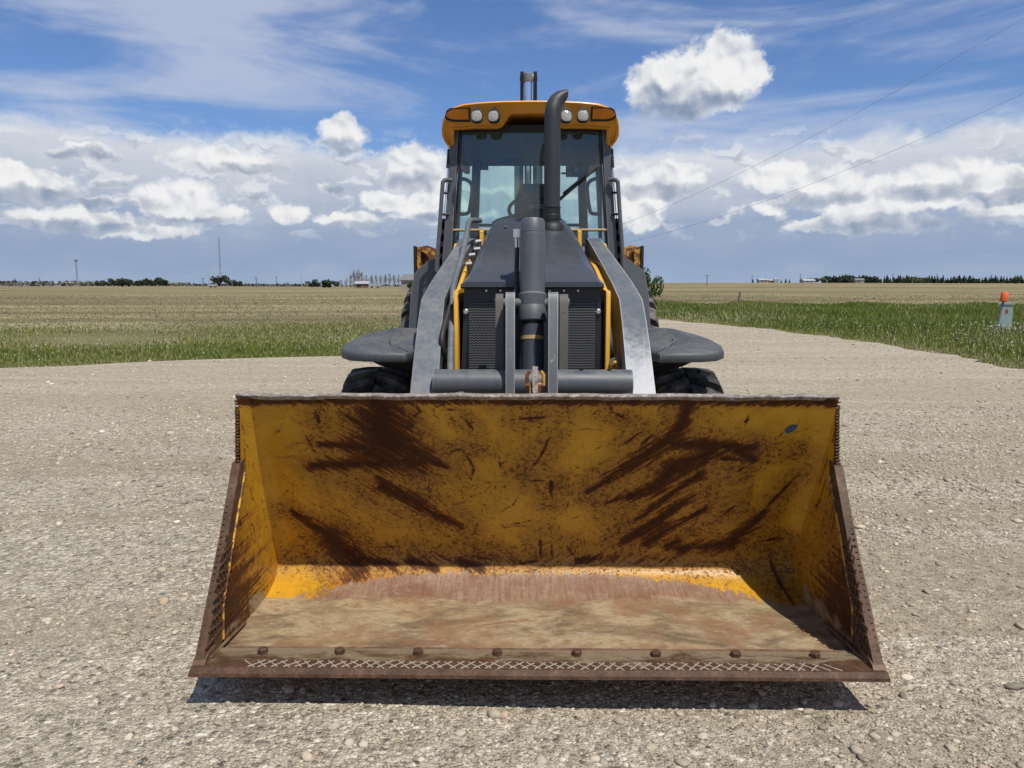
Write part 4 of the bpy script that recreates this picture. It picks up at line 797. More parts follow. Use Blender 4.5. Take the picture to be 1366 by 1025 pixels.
# ---- wheels ---------------------------------------------------------------------
def wheel(name, cx, cy, r, w, lugs, lug_h, rim_r):
    h = holder(name); cz = r - 0.012
    hw = w / 2
    bm = BM()
    prof_ = [(-hw * 0.72, rim_r), (-hw * 0.95, rim_r + 0.05), (-hw, rim_r + (r - rim_r) * 0.5), (-hw * 0.96, r - 0.07), (-hw * 0.84, r - lug_h - 0.012), (-hw * 0.5, r - lug_h), (0, r - lug_h + 0.004), (hw * 0.5, r - lug_h), (hw * 0.84, r - lug_h - 0.012), (hw * 0.96, r - 0.07), (hw, rim_r + (r - rim_r) * 0.5), (hw * 0.95, rim_r + 0.05), (hw * 0.72, rim_r)]
    b_lathe(bm, prof_, 64, 'x', (cx, cy, cz))
    def pt(x, a, rad): return (cx + x, cy - math.cos(a) * rad, cz + math.sin(a) * rad)
    pitch = 2 * math.pi / lugs
    for s2 in (-1, 1):
        for k in range(lugs):
            a0 = (k + (0.5 if s2 > 0 else 0)) * pitch
            st = [(0.02, 0.62, 0.0), (0.45, 0.30, 0.0), (0.86, 0.0, 0.012), (0.985, -0.08, 0.06)]      # across, sweep, drop
            ring = []
            for (f, sw, dr) in st:
                x = s2 * hw * f; aw = pitch * 0.19; a = a0 + sw * pitch * 0.9
                ring.append([pt(x, a - aw * 1.25, r - lug_h - dr - 0.01), pt(x, a - aw, r - dr), pt(x, a + aw, r - dr), pt(x, a + aw * 1.25, r - lug_h - dr - 0.01)])
            b_loft(bm, ring)
    link('tyre', finish('tyre', bm, 32), M_tyre, h)
    bm = BM(); b_lathe(bm, [(-hw * 0.74, rim_r * 0.5), (-hw * 0.3, rim_r * 0.55), (-hw * 0.3, rim_r * 0.85), (-hw * 0.76, rim_r + 0.01), (hw * 0.76, rim_r + 0.01), (hw * 0.3, rim_r * 0.85), (hw * 0.3, rim_r * 0.55), (hw * 0.6, rim_r * 0.3), (hw * 0.6, 0.0)], 40, 'x', (cx, cy, cz))
    link('rim', finish('rim', bm, 30), M_yellow, h)
    return h
for sg in (-1, 1):
    wheel('front_wheel', sg * 0.937, 4.78, 0.50, 0.42, 20, 0.042, 0.24)
    wheel('rear_wheel', sg * 0.85, 7.02, 0.755, 0.48, 22, 0.045, 0.36)

# ---- front fenders -----------------------------------------------------------------
for sg in (-1, 1):
    out = [(0.655, 4.30), (0.70, 4.205), (0.80, 4.19), (0.93, 4.20), (1.02, 4.25), (1.085, 4.35), (1.105, 4.47), (1.09, 4.62), (1.04, 4.78), (0.95, 4.92), (0.84, 5.0), (0.72, 5.02), (0.60, 5.0), (0.62, 4.5)]
    def zt(x, y): return 1.112 + 0.085 * (y - 4.2) / 0.8 + 0.018 * (1 - ((x - 0.85) / 0.3) ** 2)
    bm = BM()
    cx_, cy_ = 0.86, 4.6
    def ring(sc_, dz): return [(sg * (cx_ + (x - cx_) * sc_), cy_ + (y - cy_) * sc_, zt(x, y) + dz) for x, y in out]
    rs_ = [ring(0.90, -0.046), ring(0.985, -0.050), ring(1.0, -0.042), ring(1.0, -0.012), ring(0.985, -0.002), ring(0.95, 0.006), ring(0.6, 0.016), ring(0.2, 0.02)]
    b_loft(bm, rs_)
    FD = part('front_fender', finish('front_fender', bm, 40), M_fender)
    # shallow seam on top
    bm = BM(); b_tube(bm, [(sg * x, y, zt(x, y) + 0.010) for x, y in ((0.69, 4.235), (0.74, 4.33), (0.80, 4.42), (0.84, 4.55), (0.83, 4.72), (0.75, 4.85))], 0.0028, 6); part('fender_seam', finish('fender_seam', bm), M_fender, FD)
    bm = BM(); rr_ = []
    for (xa, xb, z, ya, yb) in ((0.62, 0.985, 1.085, 4.44, 4.95), (0.62, 0.96, 1.05, 4.46, 4.93), (0.62, 0.90, 1.015, 4.49, 4.9), (0.62, 0.80, 0.992, 4.52, 4.86), (0.62, 0.72, 0.985, 4.55, 4.8)):
        rr_.append([(sg * xa, ya, z), (sg * (xb - 0.06), ya, z), (sg * xb, ya + 0.09, z), (sg * xb, yb - 0.1, z), (sg * (xb - 0.06), yb, z), (sg * xa, yb, z)])
    b_loft(bm, rr_); part('fender_liner', finish('fender_liner', bm, 50), M_black, FD)
    bm = BM(); b_box(bm, sg * 0.66 - 0.03, sg * 0.66 + 0.03, 4.55, 4.9, 0.9, 1.0); part('fender_bracket', finish('fender_bracket', bm), M_yellow, FD)
    # rear fender and cab step panel
    bm = BM(); b_prism(bm, [(sg * x, z) for x, z in ((0.985, 1.13), (0.965, 1.42), (0.935, 1.58), (0.905, 1.625), (0.80, 1.70), (0.66, 1.745), (0.60, 1.745), (0.60, 1.13))], 6.28, 7.7, 'y'); bevel(bm, 0.015, 2, 25)
    RF = part('rear_fender', finish('rear_fender', bm, 30), M_arm if sg > 0 else M_grey)
    bm = BM(); b_prism(bm, [(sg * x, z) for x, z in ((0.60, 1.10), (0.88, 1.10), (0.80, 0.55), (0.60, 0.55))], 6.0, 6.3, 'y'); bevel(bm, 0.01, 1); part('step_box', finish('step_box', bm), M_black)

# ---- cab ------------------------------------------------------------------------------
CAB = holder('cab')
def cabpart(name, bm, m, sm=35): return link(name, finish(name, bm, sm), m, CAB)
def beam(bm, a, b, w, d, taper=1.0):
    """rectangular bar from a to b: w across x, d along y"""
    a, b = Vector(a), Vector(b)
    rings = [[(c.x + sx * w / 2 * k, c.y + sy * d / 2 * k, c.z) for sx, sy in ((-1, -1), (1, -1), (1, 1), (-1, 1))] for c, k in ((a, 1.0), (b, taper))]
    return b_loft(bm, rings)
for sg in (-1, 1):
    bm = BM(); beam(bm, (sg * 0.645, 6.02, 1.58), (sg * 0.568, 6.05, 2.70), 0.068, 0.10, 0.82); bevel(bm, 0.012, 2, 40); cabpart('front_pillar', bm, M_grey)
    bm = BM(); beam(bm, (sg * 0.598, 6.005, 1.62), (sg * 0.522, 6.03, 2.66), 0.014, 0.03); cabpart('window_seal', bm, M_black)
    bm = BM(); beam(bm, (sg * 0.52, 7.22, 1.60), (sg * 0.475, 7.22, 2.70), 0.078, 0.09, 0.95); bevel(bm, 0.010, 2, 40); cabpart('rear_pillar', bm, M_grey)
    bm = BM(); beam(bm, (sg * 0.66, 6.06, 1.62), (sg * 0.58, 6.06, 2.66), 0.03, 0.05); cabpart('door_frame', bm, M_black)
    # lower side panel and roof rail
    bm = BM(); b_box(bm, sg * 0.62 - 0.03, sg * 0.62 + 0.03, 6.1, 7.2, 1.55, 1.70); bevel(bm, 0.01, 1); cabpart('door_sill', bm, M_grey)
    bm = BM(); b_box(bm, sg * 0.59 - 0.02, sg * 0.59 + 0.02, 6.10, 7.30, 2.63, 2.69); cabpart('roof_rail', bm, M_black)
    # side glass
    bm = BM(); b_loft(bm, [[(sg * 0.625, 6.09, 1.68), (sg * 0.631, 6.09, 1.68), (sg * 0.551, 6.09, 2.62), (sg * 0.545, 6.09, 2.62)], [(sg * 0.690, 7.30, 1.68), (sg * 0.696, 7.30, 1.68), (sg * 0.640, 7.30, 2.62), (sg * 0.634, 7.30, 2.62)]]); cabpart('side_window', bm, M_glass)
    # curved pull handle inside the door
    bm = BM(); b_tube(bm, smooth_path([(sg * 0.565, 6.5, 2.365), (sg * 0.525, 6.5, 2.36), (sg * 0.485, 6.5, 2.33), (sg * 0.475, 6.5, 2.27), (sg * 0.495, 6.5, 2.13), (sg * 0.51, 6.5, 2.09), (sg * 0.55, 6.5, 2.08), (sg * 0.585, 6.5, 2.085)], 5), 0.0155, 10); cabpart('pull_handle', bm, M_grey)
    # outside grab rail with its stays and gas strut
    bm = BM(); b_tube(bm, smooth_path([(sg * 0.595, 5.97, 2.285), (sg * 0.635, 5.95, 2.285), (sg * 0.655, 5.945, 2.27), (sg * 0.662, 5.945, 2.235), (sg * 0.685, 5.94, 1.95), (sg * 0.705, 5.93, 1.72), (sg * 0.712, 5.93, 1.60)], 5), 0.0165, 10); cabpart('grab_rail', bm, M_grey)
    for z in (2.19, 2.03):
        bm = BM(); b_tube(bm, [(sg * 0.62, 5.98, z), (sg * (0.672 if z > 2.1 else 0.68), 5.945, z)], 0.009, 8); cabpart('rail_stay', bm, M_black)
    bm = BM(); b_tube(bm, [(sg * 0.615, 6.02, 2.52), (sg * 0.625, 6.0, 2.38)], 0.014, 8); cabpart('strut_body', bm, M_black)
    bm = BM(); b_tube(bm, [(sg * 0.625, 6.0, 2.38), (sg * 0.662, 5.99, 1.98)], 0.005, 8); cabpart('strut_rod', bm, M_chrome)
    bm = BM(); beam(bm, (sg * 0.682, 6.0, 1.60), (sg * 0.662, 6.0, 2.0), 0.04, 0.03); 
    for k in range(4): b_box(bm, sg * 0.67 - 0.022, sg * 0.67 + 0.022, 5.985, 5.99, 1.65 + k * 0.09, 1.70 + k * 0.09)
    cabpart('door_hinge', bm, M_black)
    bm = BM(); b_tube(bm, [(sg * 0.305, 6.0, 1.915), (sg * 0.60, 6.0, 1.915)], 0.011, 10); cabpart('cross_rod', bm, M_tan)
# windshield and rear glass
bm = BM(); b_loft(bm, [[(-0.60, 6.018, 1.62), (0.60, 6.018, 1.62), (0.60, 6.024, 1.62), (-0.60, 6.024, 1.62)], [(-0.525, 6.04, 2.665), (0.525, 6.04, 2.665), (0.525, 6.046, 2.665), (-0.525, 6.046, 2.665)]]); cabpart('windshield', bm, M_glass)
bm = BM(); b_prism(bm, [(-0.67, 1.62), (0.67, 1.62), (0.615, 2.62), (-0.615, 2.62)], 7.33, 7.336, 'y'); cabpart('rear_window', bm, M_glass)
for sg in (-1, 1):
    bm = BM(); beam(bm, (sg * 0.70, 7.33, 1.58), (sg * 0.635, 7.33, 2.68), 0.05, 0.06); bevel(bm, 0.01, 1); cabpart('corner_post', bm, M_grey)
bm = BM(); b_box(bm, -0.50, 0.50, 7.265, 7.295, 2.035, 2.062); cabpart('rear_window_bar', bm, M_black)
for sg in (-1, 1):
    bm = BM(); b_prism(bm, [(sg * 0.49, 1.6), (sg * 0.30, 1.6), (sg * 0.36, 1.95), (sg * 0.42, 2.0), (sg * 0.49, 2.0)], 7.0, 7.2, 'y'); bevel(bm, 0.02, 2); cabpart('side_console', bm, M_liner)
# headliner, floor, rear wall
bm = BM(); b_loft(bm, [[(-0.56, 6.05, 2.655), (0.56, 6.05, 2.655), (0.56, 6.05, 2.70), (-0.56, 6.05, 2.70)], [(-0.55, 6.5, 2.63), (0.55, 6.5, 2.63), (0.55, 6.5, 2.70), (-0.55, 6.5, 2.70)], [(-0.62, 7.36, 2.595), (0.62, 7.36, 2.595), (0.62, 7.36, 2.70), (-0.62, 7.36, 2.70)]]); cabpart('headliner', bm, M_liner)
bm = BM(); b_box(bm, -0.56, 0.56, 6.03, 6.07, 2.645, 2.70); cabpart('front_header', bm, M_black)
bm = BM(); b_box(bm, -0.62, 0.62, 6.05, 7.3, 1.50, 1.60); cabpart('cab_floor', bm, M_black)
bm = BM(); b_box(bm, -0.68, 0.68, 7.34, 7.38, 1.5, 1.66); cabpart('rear_wall', bm, M_grey)
bm = BM(); b_box(bm, -0.60, 0.60, 6.0, 6.06, 1.5, 1.66); cabpart('front_wall', bm, M_grey)
# dash cowl hump
bm = BM(); b_prism(bm, [(-0.30, 1.6), (-0.295, 1.985), (-0.25, 2.01), (-0.13, 2.045), (-0.05, 2.062), (0.16, 2.062), (0.22, 2.03), (0.28, 1.985), (0.29, 1.6)], 6.10, 6.42, 'y'); bevel(bm, 0.015, 2, 30); cabpart('dash_cowl', bm, M_black)
# roof
half = [(0.0, 2.836), (0.2, 2.834), (0.38, 2.826), (0.50, 2.815), (0.575, 2.795), (0.622, 2.762), (0.650, 2.715), (0.664, 2.66), (0.664, 2.61), (0.648, 2.572), (0.625, 2.548), (0.606, 2.538), (0.600, 2.56), (0.600, 2.61), (0.595, 2.655), (0.42, 2.668), (0.25, 2.668), (0.215, 2.680), (0.165, 2.752), (0.14, 2.765), (0.0, 2.768)]
full = half + [(-x, z) for x, z in half[-2:0:-1]]
def roof_ring(y, s, dz, lean):
    return [(x * s, y + (2.836 - z) * lean, 2.70 + (z - 2.70) * (1 - (1 - s) * 2.2) + dz) for x, z in full]
bm = BM(); b_loft(bm, [roof_ring(5.825, 0.955, -0.012, 0.66), roof_ring(5.812, 0.972, -0.008, 0.62), roof_ring(5.818, 0.987, -0.003, 0.56), roof_ring(5.85, 0.997, 0.0, 0.42), roof_ring(5.92, 1.0, 0.0, 0.2), roof_ring(6.2, 1.0, 0.004, 0), roof_ring(7.2, 1.0, 0.0, 0), roof_ring(7.45, 0.98, -0.01, 0), roof_ring(7.5, 0.93, -0.02, 0)])
ROOF = part('cab_roof', finish('cab_roof', bm, 40), M_roof)
for sg in (-1, 1):
    pts = [(0.455, 2.772), (0.575, 2.772), (0.605, 2.757), (0.622, 2.735), (0.612, 2.722), (0.585, 2.712), (0.555, 2.708), (0.455, 2.708)]
    bm = BM(); b_loft(bm, [[(sg * x, 5.785 + (2.836 - z) * 0.62, z) for x, z in pts], [(sg * x, 5.95, z) for x, z in pts]]); bevel(bm, 0.006, 2, 40)
    part('indicator_light', finish('indicator_light', bm), M_amber, ROOF)
    pts2 = [(x + (0.010 if x > 0.5 else -0.010), z + (0.010 if z > 2.74 else -0.010)) for x, z in pts]
    bm = BM(); b_loft(bm, [[(sg * x, 5.797 + (2.836 - z) * 0.62, z) for x, z in pts2], [(sg * x, 5.96, z) for x, z in pts2]]); part('indicator_bezel', finish('indicator_bezel', bm), M_black, ROOF)
    for (x, dz, tw, k) in ((0.388, 0.0, 0, 0), (0.268, -0.002, 10, 1)):
        wl = holder('work_light')
        wl.location = (sg * x - (0.0 if sg < 0 else 0.01), 5.745 - 5.2, 2.708 + dz); wl.rotation_euler = (R(-12), 0, R(sg * tw))
        n_ = 28; pr_ = []
        for i in range(n_):
            a = 2 * math.pi * i / n_; c_, s_ = math.cos(a), math.sin(a)
            pr_.append((abs(c_) ** 0.75 * math.copysign(1, c_), abs(s_) ** 0.75 * math.copysign(1, s_)))
        rw, rh = 0.044, 0.046
        bm = BM(); b_loft(bm, [[(c_ * rw * q, y, s_ * rh * q) for c_, s_ in pr_] for y, q in ((-0.002, 0.86), (-0.008, 0.88), (-0.008, 1.0), (0.0, 1.03), (0.03, 1.0), (0.055, 0.72), (0.06, 0.4))]); link('housing', finish('housing', bm), M_black, wl)
        bm = BM(); b_loft(bm, [[(c_ * rw * q, y, s_ * rh * q) for c_, s_ in pr_] for y, q in ((0.0, 0.86), (-0.004, 0.86), (-0.009, 0.6), (-0.011, 0.2))]); link('lens', finish('lens', bm), M_lens, wl)
        bm = BM(); b_box(bm, -0.012, 0.012, 0.01, 0.035, 0.04, 0.075); b_tube(bm, [(sg * 0.02, 0.02, 0.052), (sg * -0.02, 0.02, 0.052)], 0.008, 8); b_box(bm, sg * 0.014, sg * 0.026, 0.005, 0.015, 0.046, 0.058); link('bracket', finish('bracket', bm), M_black, wl)
# sticker inside the glass, plate on the hood
bm = BM(); b_box(bm, 0.005, 0.10, 6.06, 6.063, 2.085, 2.115); cabpart('window_sticker', bm, M_arm)
# wiper on the windshield
bm = BM(); b_tube(bm, [(0.165, 5.985, 2.095), (0.30, 5.985, 2.205), (0.515, 5.995, 2.385)], [0.013, 0.010, 0.006], 8); b_tube(bm, [(0.25, 5.975, 2.185), (0.42, 5.975, 2.325)], 0.008, 8); WP = cabpart('wiper', bm, M_black)
# things inside: mirror, lamp arm, monitor bank, seat and steering wheel
bm = BM(); b_box(bm, -0.43, -0.36, 6.9, 6.95, 2.50, 2.56); b_tube(bm, [(-0.40, 6.9, 2.53), (-0.10, 6.85, 2.585)], 0.008, 8); cabpart('rear_wiper_motor', bm, M_black)
bm = BM(); b_box(bm, 0.31, 0.50, 6.7, 6.74, 2.41, 2.50); bevel(bm, 0.012, 2); b_box(bm, 0.27, 0.31, 6.7, 6.72, 2.43, 2.445); cabpart('control_box', bm, M_liner)
for k, x in enumerate((0.335, 0.40, 0.46)):
    bm = BM(); b_box(bm, x - 0.02, x + 0.02, 6.69, 6.7, 2.43 + 0.01 * k, 2.49); cabpart('switch_plate', bm, M_lens if k == 1 else M_arm)
SEAT = holder('seat')
bm = BM(); b_prism(bm, [(-0.10, 1.78), (-0.13, 2.0), (-0.12, 2.24), (-0.07, 2.36), (0.13, 2.36), (0.18, 2.24), (0.19, 2.0), (0.16, 1.78)], 6.78, 6.88, 'y'); bevel(bm, 0.03, 3, 30); link('backrest', finish('backrest', bm), M_seat, SEAT)
bm = BM(); b_box(bm, -0.20, 0.25, 6.45, 6.85, 1.72, 1.84); bevel(bm, 0.04, 3); link('cushion', finish('cushion', bm), M_seat, SEAT)
bm = BM(); b_box(bm, -0.12, 0.17, 6.5, 6.8, 1.58, 1.73); link('pedestal', finish('pedestal', bm), M_black, SEAT)
SW = holder('steering_wheel')
Ms = Matrix.Translation((0.02, 6.50, 2.115)) @ Matrix.Rotation(R(38), 4, 'X')
bm = BM()
ringp = [Ms @ Vector((0.19 * math.cos(a), 0.19 * math.sin(a), 0)) for a in [2 * math.pi * k / 40 for k in range(40)]]
rings = []
for k in range(40):
    c_ = ringp[k]; t = (ringp[(k + 1) % 40] - ringp[k - 1]).normalized(); u_ = (Ms.to_3x3() @ Vector((0, 0, 1))); v_ = t.cross(u_)
    rings.append([c_ + (u_ * math.cos(q) + v_ * math.sin(q)) * 0.015 for q in [2 * math.pi * j / 10 for j in range(10)]])
b_loft(bm, rings + [rings[0]], False); link('wheel_rim', finish('wheel_rim', bm), M_black, SW)
for a in (90, 210, 330):
    bm = BM(); b_tube(bm, [Ms @ Vector((0, 0, 0)), Ms @ Vector((0.18 * math.cos(R(a)), 0.18 * math.sin(R(a)), 0))], 0.012, 8); link('spoke', finish('spoke', bm), M_black, SW)
bm = BM(); b_tube(bm, [Ms @ Vector((0, 0, 0.02)), (0.02, 6.35, 1.9)], 0.035, 12); link('steering_column', finish('steering_column', bm), M_black, SW)

# ---- backhoe boom folded up behind the cab, stabilisers -----------------------------------
M_boom = mat('boom_black', (0.012, 0.012, 0.013), 0.8, 0, 0.12)[0]
BOOM = holder('backhoe_boom')
for sg in (-1, 1):
    bm = BM(); b_prism(bm, [(8.25, 0.9), (8.12, 1.6), (8.08, 2.4), (8.10, 2.9), (8.18, 3.60), (8.22, 3.665), (8.30, 3.665), (8.36, 3.55), (8.55, 2.6), (8.7, 1.4), (8.6, 0.9)], sg * 0.050, sg * 0.086); bevel(bm, 0.004, 1, 40); link('boom_plate', finish('boom_plate', bm), M_boom, BOOM)
    bm = BM(); b_box(bm, sg * 0.115 - 0.03, sg * 0.115 + 0.03, 8.1, 8.5, 1.0, 2.72); bevel(bm, 0.01, 1); link('boom_side', finish('boom_side', bm), M_liner, BOOM)
    bm = BM(); b_tube(bm, [(sg * 0.055, 8.22, 3.60), (sg * 0.09, 8.22, 3.60)], 0.03, 12); link('boom_pin', finish('boom_pin', bm), M_dirtysteel, BOOM)
bm = BM(); b_tube(bm, [(-0.005, 8.15, 2.4), (-0.005, 8.17, 3.545)], 0.036, 20); link('cylinder_rod', finish('cylinder_rod', bm), M_chrome, BOOM)
bm = BM(); b_tube(bm, [(-0.005, 8.17, 3.545), (-0.005, 8.172, 3.56), (-0.005, 8.18, 3.63)], [0.044, 0.05, 0.046], 16); b_tube(bm, [(-0.05, 8.2, 3.60), (0.05, 8.2, 3.60)], 0.035, 14); link('rod_eye', finish('rod_eye', bm), M_plate, BOOM)
bm = BM(); b_tube(bm, [(-0.005, 8.14, 1.2), (-0.005, 8.15, 2.45)], 0.055, 20); link('cylinder_barrel', finish('cylinder_barrel', bm), M_grey, BOOM)
bm = BM(); b_tube(bm, smooth_path([(-0.10, 8.3, 3.15), (-0.16, 8.25, 3.32), (-0.175, 8.22, 3.36), (-0.19, 8.22, 3.30), (-0.18, 8.25, 3.0)], 5), 0.018, 8); link('boom_hose', finish('boom_hose', bm), M_rubber_hose, BOOM)
for sg in (-1, 1):
    ST = holder('stabiliser')
    ST_x = sg * 1.045
    bm = BM(); b_prism(bm, [(ST_x - sg * 0.10, 1.20), (ST_x - sg * 0.10, 1.865), (ST_x - sg * 0.02, 1.895), (ST_x + sg * 0.06, 1.885), (ST_x + sg * 0.085, 1.85), (ST_x + sg * 0.085, 1.20)], 7.92, 8.15, 'y'); bevel(bm, 0.008, 1, 30); link('leg_box', finish('leg_box', bm), M_rusty_yellow, ST)
    bm = BM(); b_prism(bm, [(ST_x - sg * 0.10, 1.70), (ST_x - sg * 0.10, 1.86), (ST_x + sg * 0.08, 1.88), (ST_x + sg * 0.07, 1.84), (ST_x + sg * 0.00, 1.82)], 7.86, 7.92, 'y'); bevel(bm, 0.006, 1); link('gusset', finish('gusset', bm), M_rusty_yellow, ST)
    bm = BM(); b_box(bm, ST_x + sg * 0.03 - 0.012, ST_x + sg * 0.03 + 0.06 * sg + 0.012, 7.84, 7.92, 1.40, 1.86); link('side_flange', finish('side_flange', bm), M_rusty_yellow, ST)
    bm = BM(); b_box(bm, ST_x + sg * 0.098 - 0.012, ST_x + sg * 0.098 + 0.012, 7.82, 8.18, 1.30, 1.885); bevel(bm, 0.01, 2); link('rubber_pad', finish('rubber_pad', bm), M_black, ST)
    bm = BM(); b_box(bm, sg * 0.55 - 0.3, sg * 0.55 + 0.4, 7.9, 8.2, 0.6, 1.2); link('frame_foot', finish('frame_foot', bm), M_yellow, ST)

# ------------------------------------------------------------------ loose stones, grass, stubble
def bulk(name, v, f, attr=None, smooth=False):
    """one mesh from numpy arrays: v (n,3), f (m,k)"""
    me = bpy.data.meshes.new(name); k = f.shape[1]
    me.vertices.add(len(v)); me.vertices.foreach_set('co', v.astype(np.float32).ravel())
    me.loops.add(f.size); me.loops.foreach_set('vertex_index', f.astype(np.int32).ravel())
    me.polygons.add(len(f)); me.polygons.foreach_set('loop_start', np.arange(0, f.size, k, dtype=np.int32))
    me.update(calc_edges=True)
    if smooth: me.polygons.foreach_set('use_smooth', np.ones(len(f), bool))
    if attr is not None:
        at = me.attributes.new('tone', 'FLOAT', 'POINT'); at.data.foreach_set('value', attr.astype(np.float32))
    return me
def ico(sub):
    bm = BM(); bmesh.ops.create_icosphere(bm, subdivisions=sub, radius=1.0)
    v = np.array([p.co[:] for p in bm.verts]); f = np.array([[q.index for q in fc.verts] for fc in bm.faces]); bm.free(); return v, f
def stones(pos, size, tone, sub, squash=0.55):
    bv, bf = ico(sub); n, m = len(pos), len(bv)
    var = np.stack([bv * (1 + RNG.uniform(-0.24, 0.24, (m, 1))) for _ in range(24)])
    pick = RNG.integers(0, 24, n); v = var[pick]
    sc = size[:, None] * np.stack([RNG.uniform(0.75, 1.35, n), RNG.uniform(0.75, 1.25, n), squash * RNG.uniform(0.7, 1.3, n)], -1)
    v = v * sc[:, None, :]
    a = RNG.uniform(0, 2 * np.pi, n); c, s = np.cos(a)[:, None], np.sin(a)[:, None]
    tl = RNG.normal(0, 0.25, n)[:, None]
    x, y, z = v[..., 0], v[..., 1], v[..., 2]
    y, z = y * np.cos(tl) - z * np.sin(tl), y * np.sin(tl) + z * np.cos(tl)
    v = np.stack([x * c - y * s, x * s + y * c, z], -1) + pos[:, None, :]
    f = (bf[None] + (np.arange(n) * m)[:, None, None]).reshape(-1, 3)
    return v.reshape(-1, 3), f, np.repeat(tone, m)
def stone_mat():
    m, nt, b = mat('loose_stone', (0.4, 0.36, 0.3), 0.9, 0, 0.25)
    t = add(nt, 'ShaderNodeAttribute', attribute_name='tone').outputs['Fac']
    n_ = noise(nt, objc(nt), 120, 4, 0.65, 0, '3D').outputs[0]
    c = ramp(nt, t, [(0.0, (0.10, 0.092, 0.085)), (0.10, (0.21, 0.188, 0.16)), (0.35, (0.33, 0.29, 0.235)), (0.6, (0.45, 0.40, 0.325)), (0.84, (0.60, 0.55, 0.46)), (0.92, (0.42, 0.31, 0.20)), (1.0, (0.78, 0.75, 0.68))])
    L(nt, mixc(nt, step(nt, n_, 0.3, 0.7, 0, 0.35), mixc(nt, 1.0, c, (0.95, 0.915, 0.85), 'MULTIPLY'), (0.23, 0.20, 0.155)), b.inputs['Base Color']); return m
M_stone = stone_mat()
def patch(x, y):  # where coarse stones collect
    return 0.5 + 0.5 * np.sin(x * 0.9 + 1.7 * np.sin(y * 0.55) + y * 0.8) * np.sin(y * 0.75 + 0.35 * x + 2.0) + 0.35 * np.sin(x * 2.3 - y * 1.9)
def scatter(n, y0, y1, pw=1.0):
    y = y0 + (y1 - y0) * RNG.random(n) ** pw; x = (RNG.random(n) * 2 - 1) * (y * 0.72 + 0.6)
    return x, y
AV, AF, AT = [], [], []; off = 0
for (n, y0, y1, s0, sg_, sub, pw, lim) in ((5200, 1.9, 5.0, 0.0078, 0.42, 2, 1.0, 0.30), (16000, 1.9, 4.6, 0.0048, 0.35, 1, 1.0, 0.1), (27000, 4.4, 9.5, 0.0090, 0.42, 1, 0.9, 0.3), (34000, 9.0, 30.0, 0.0112, 0.40, 1, 0.8, 0.3)):
    x, y = scatter(n, y0, y1, pw)
    keep = inside_lot(x, y, 0.1) & (RNG.random(n) < np.clip(patch(x, y) + 0.15, lim, 1.0)); x, y = x[keep], y[keep]; n = len(x)
    s = s0 * np.exp(RNG.normal(0, sg_, n)); t = np.clip(RNG.beta(2.2, 1.7, n) + np.clip((y - 6) * 0.01, 0, 0.08) + np.where(RNG.random(n) < 0.012, 0.5, 0), 0, 1)
    v, f, tt = stones(np.stack([x, y, gz(x, y) + s * 0.14], -1), s, t, sub)
    AV.append(v); AF.append(f + off); AT.append(tt); off += len(v)
tag(link('loose_gravel', bulk('loose_gravel', np.concatenate(AV), np.concatenate(AF), np.concatenate(AT), True), M_stone), 'loose pale stones strewn over the gravel yard', 'gravel', kind='stuff')

def grass_mat(name, a, b_, c_, d_):
    m, nt, b = mat(name, a, 0.75, 0, 0.25)
    t = add(nt, 'ShaderNodeAttribute', attribute_name='tone').outputs['Fac']
    c = ramp(nt, t, [(0.0, a), (0.35, b_), (0.7, c_), (1.0, d_)]); L(nt, c, b.inputs['Base Color'])
    out = nt.nodes['Material Output']; tr = add(nt, 'ShaderNodeBsdfTranslucent', {0: c}); mx = add(nt, 'ShaderNodeMixShader', {0: 0.42, 1: b.outputs[0], 2: tr.outputs[0]}); L(nt, mx.outputs[0], out.inputs[0])
    return m
M_grass = grass_mat('verge_grass', (0.072, 0.108, 0.014), (0.150, 0.198, 0.030), (0.275, 0.285, 0.085), (0.50, 0.44, 0.27))
def blades(x, y, z, h, w, tone):
    n = len(x); a = RNG.uniform(0, 2 * np.pi, n); la = RNG.uniform(0, 2 * np.pi, n); le = h * RNG.uniform(0.1, 0.55, n)
    ux, uy = np.cos(a) * w, np.sin(a) * w; lx, ly = np.cos(la) * le, np.sin(la) * le
    p = np.empty((n, 5, 3))
    p[:, 0] = np.stack([x - ux, y - uy, z - 0.03], -1); p[:, 1] = np.stack([x + ux, y + uy, z - 0.03], -1)
    p[:, 2] = np.stack([x + ux * 0.75 + lx * 0.35, y + uy * 0.75 + ly * 0.35, z + h * 0.6], -1); p[:, 3] = np.stack([x - ux * 0.75 + lx * 0.35, y - uy * 0.75 + ly * 0.35, z + h * 0.6], -1)
    p[:, 4] = np.stack([x + lx, y + ly, z + h], -1)
    i = (np.arange(n) * 5)[:, None]
    f = np.concatenate([i + np.array([0, 1, 2]), i + np.array([0, 2, 3]), i + np.array([3, 2, 4])])
    return p.reshape(-1, 3), f, np.repeat(tone, 5)
lob = lambda x, y: 0.5 + 0.25 * np.sin(x * 0.7 + 1.3 * np.sin(y * 0.31)) + 0.25 * np.sin(y * 0.53 + 0.8 * np.sin(x * 0.37 + 2))
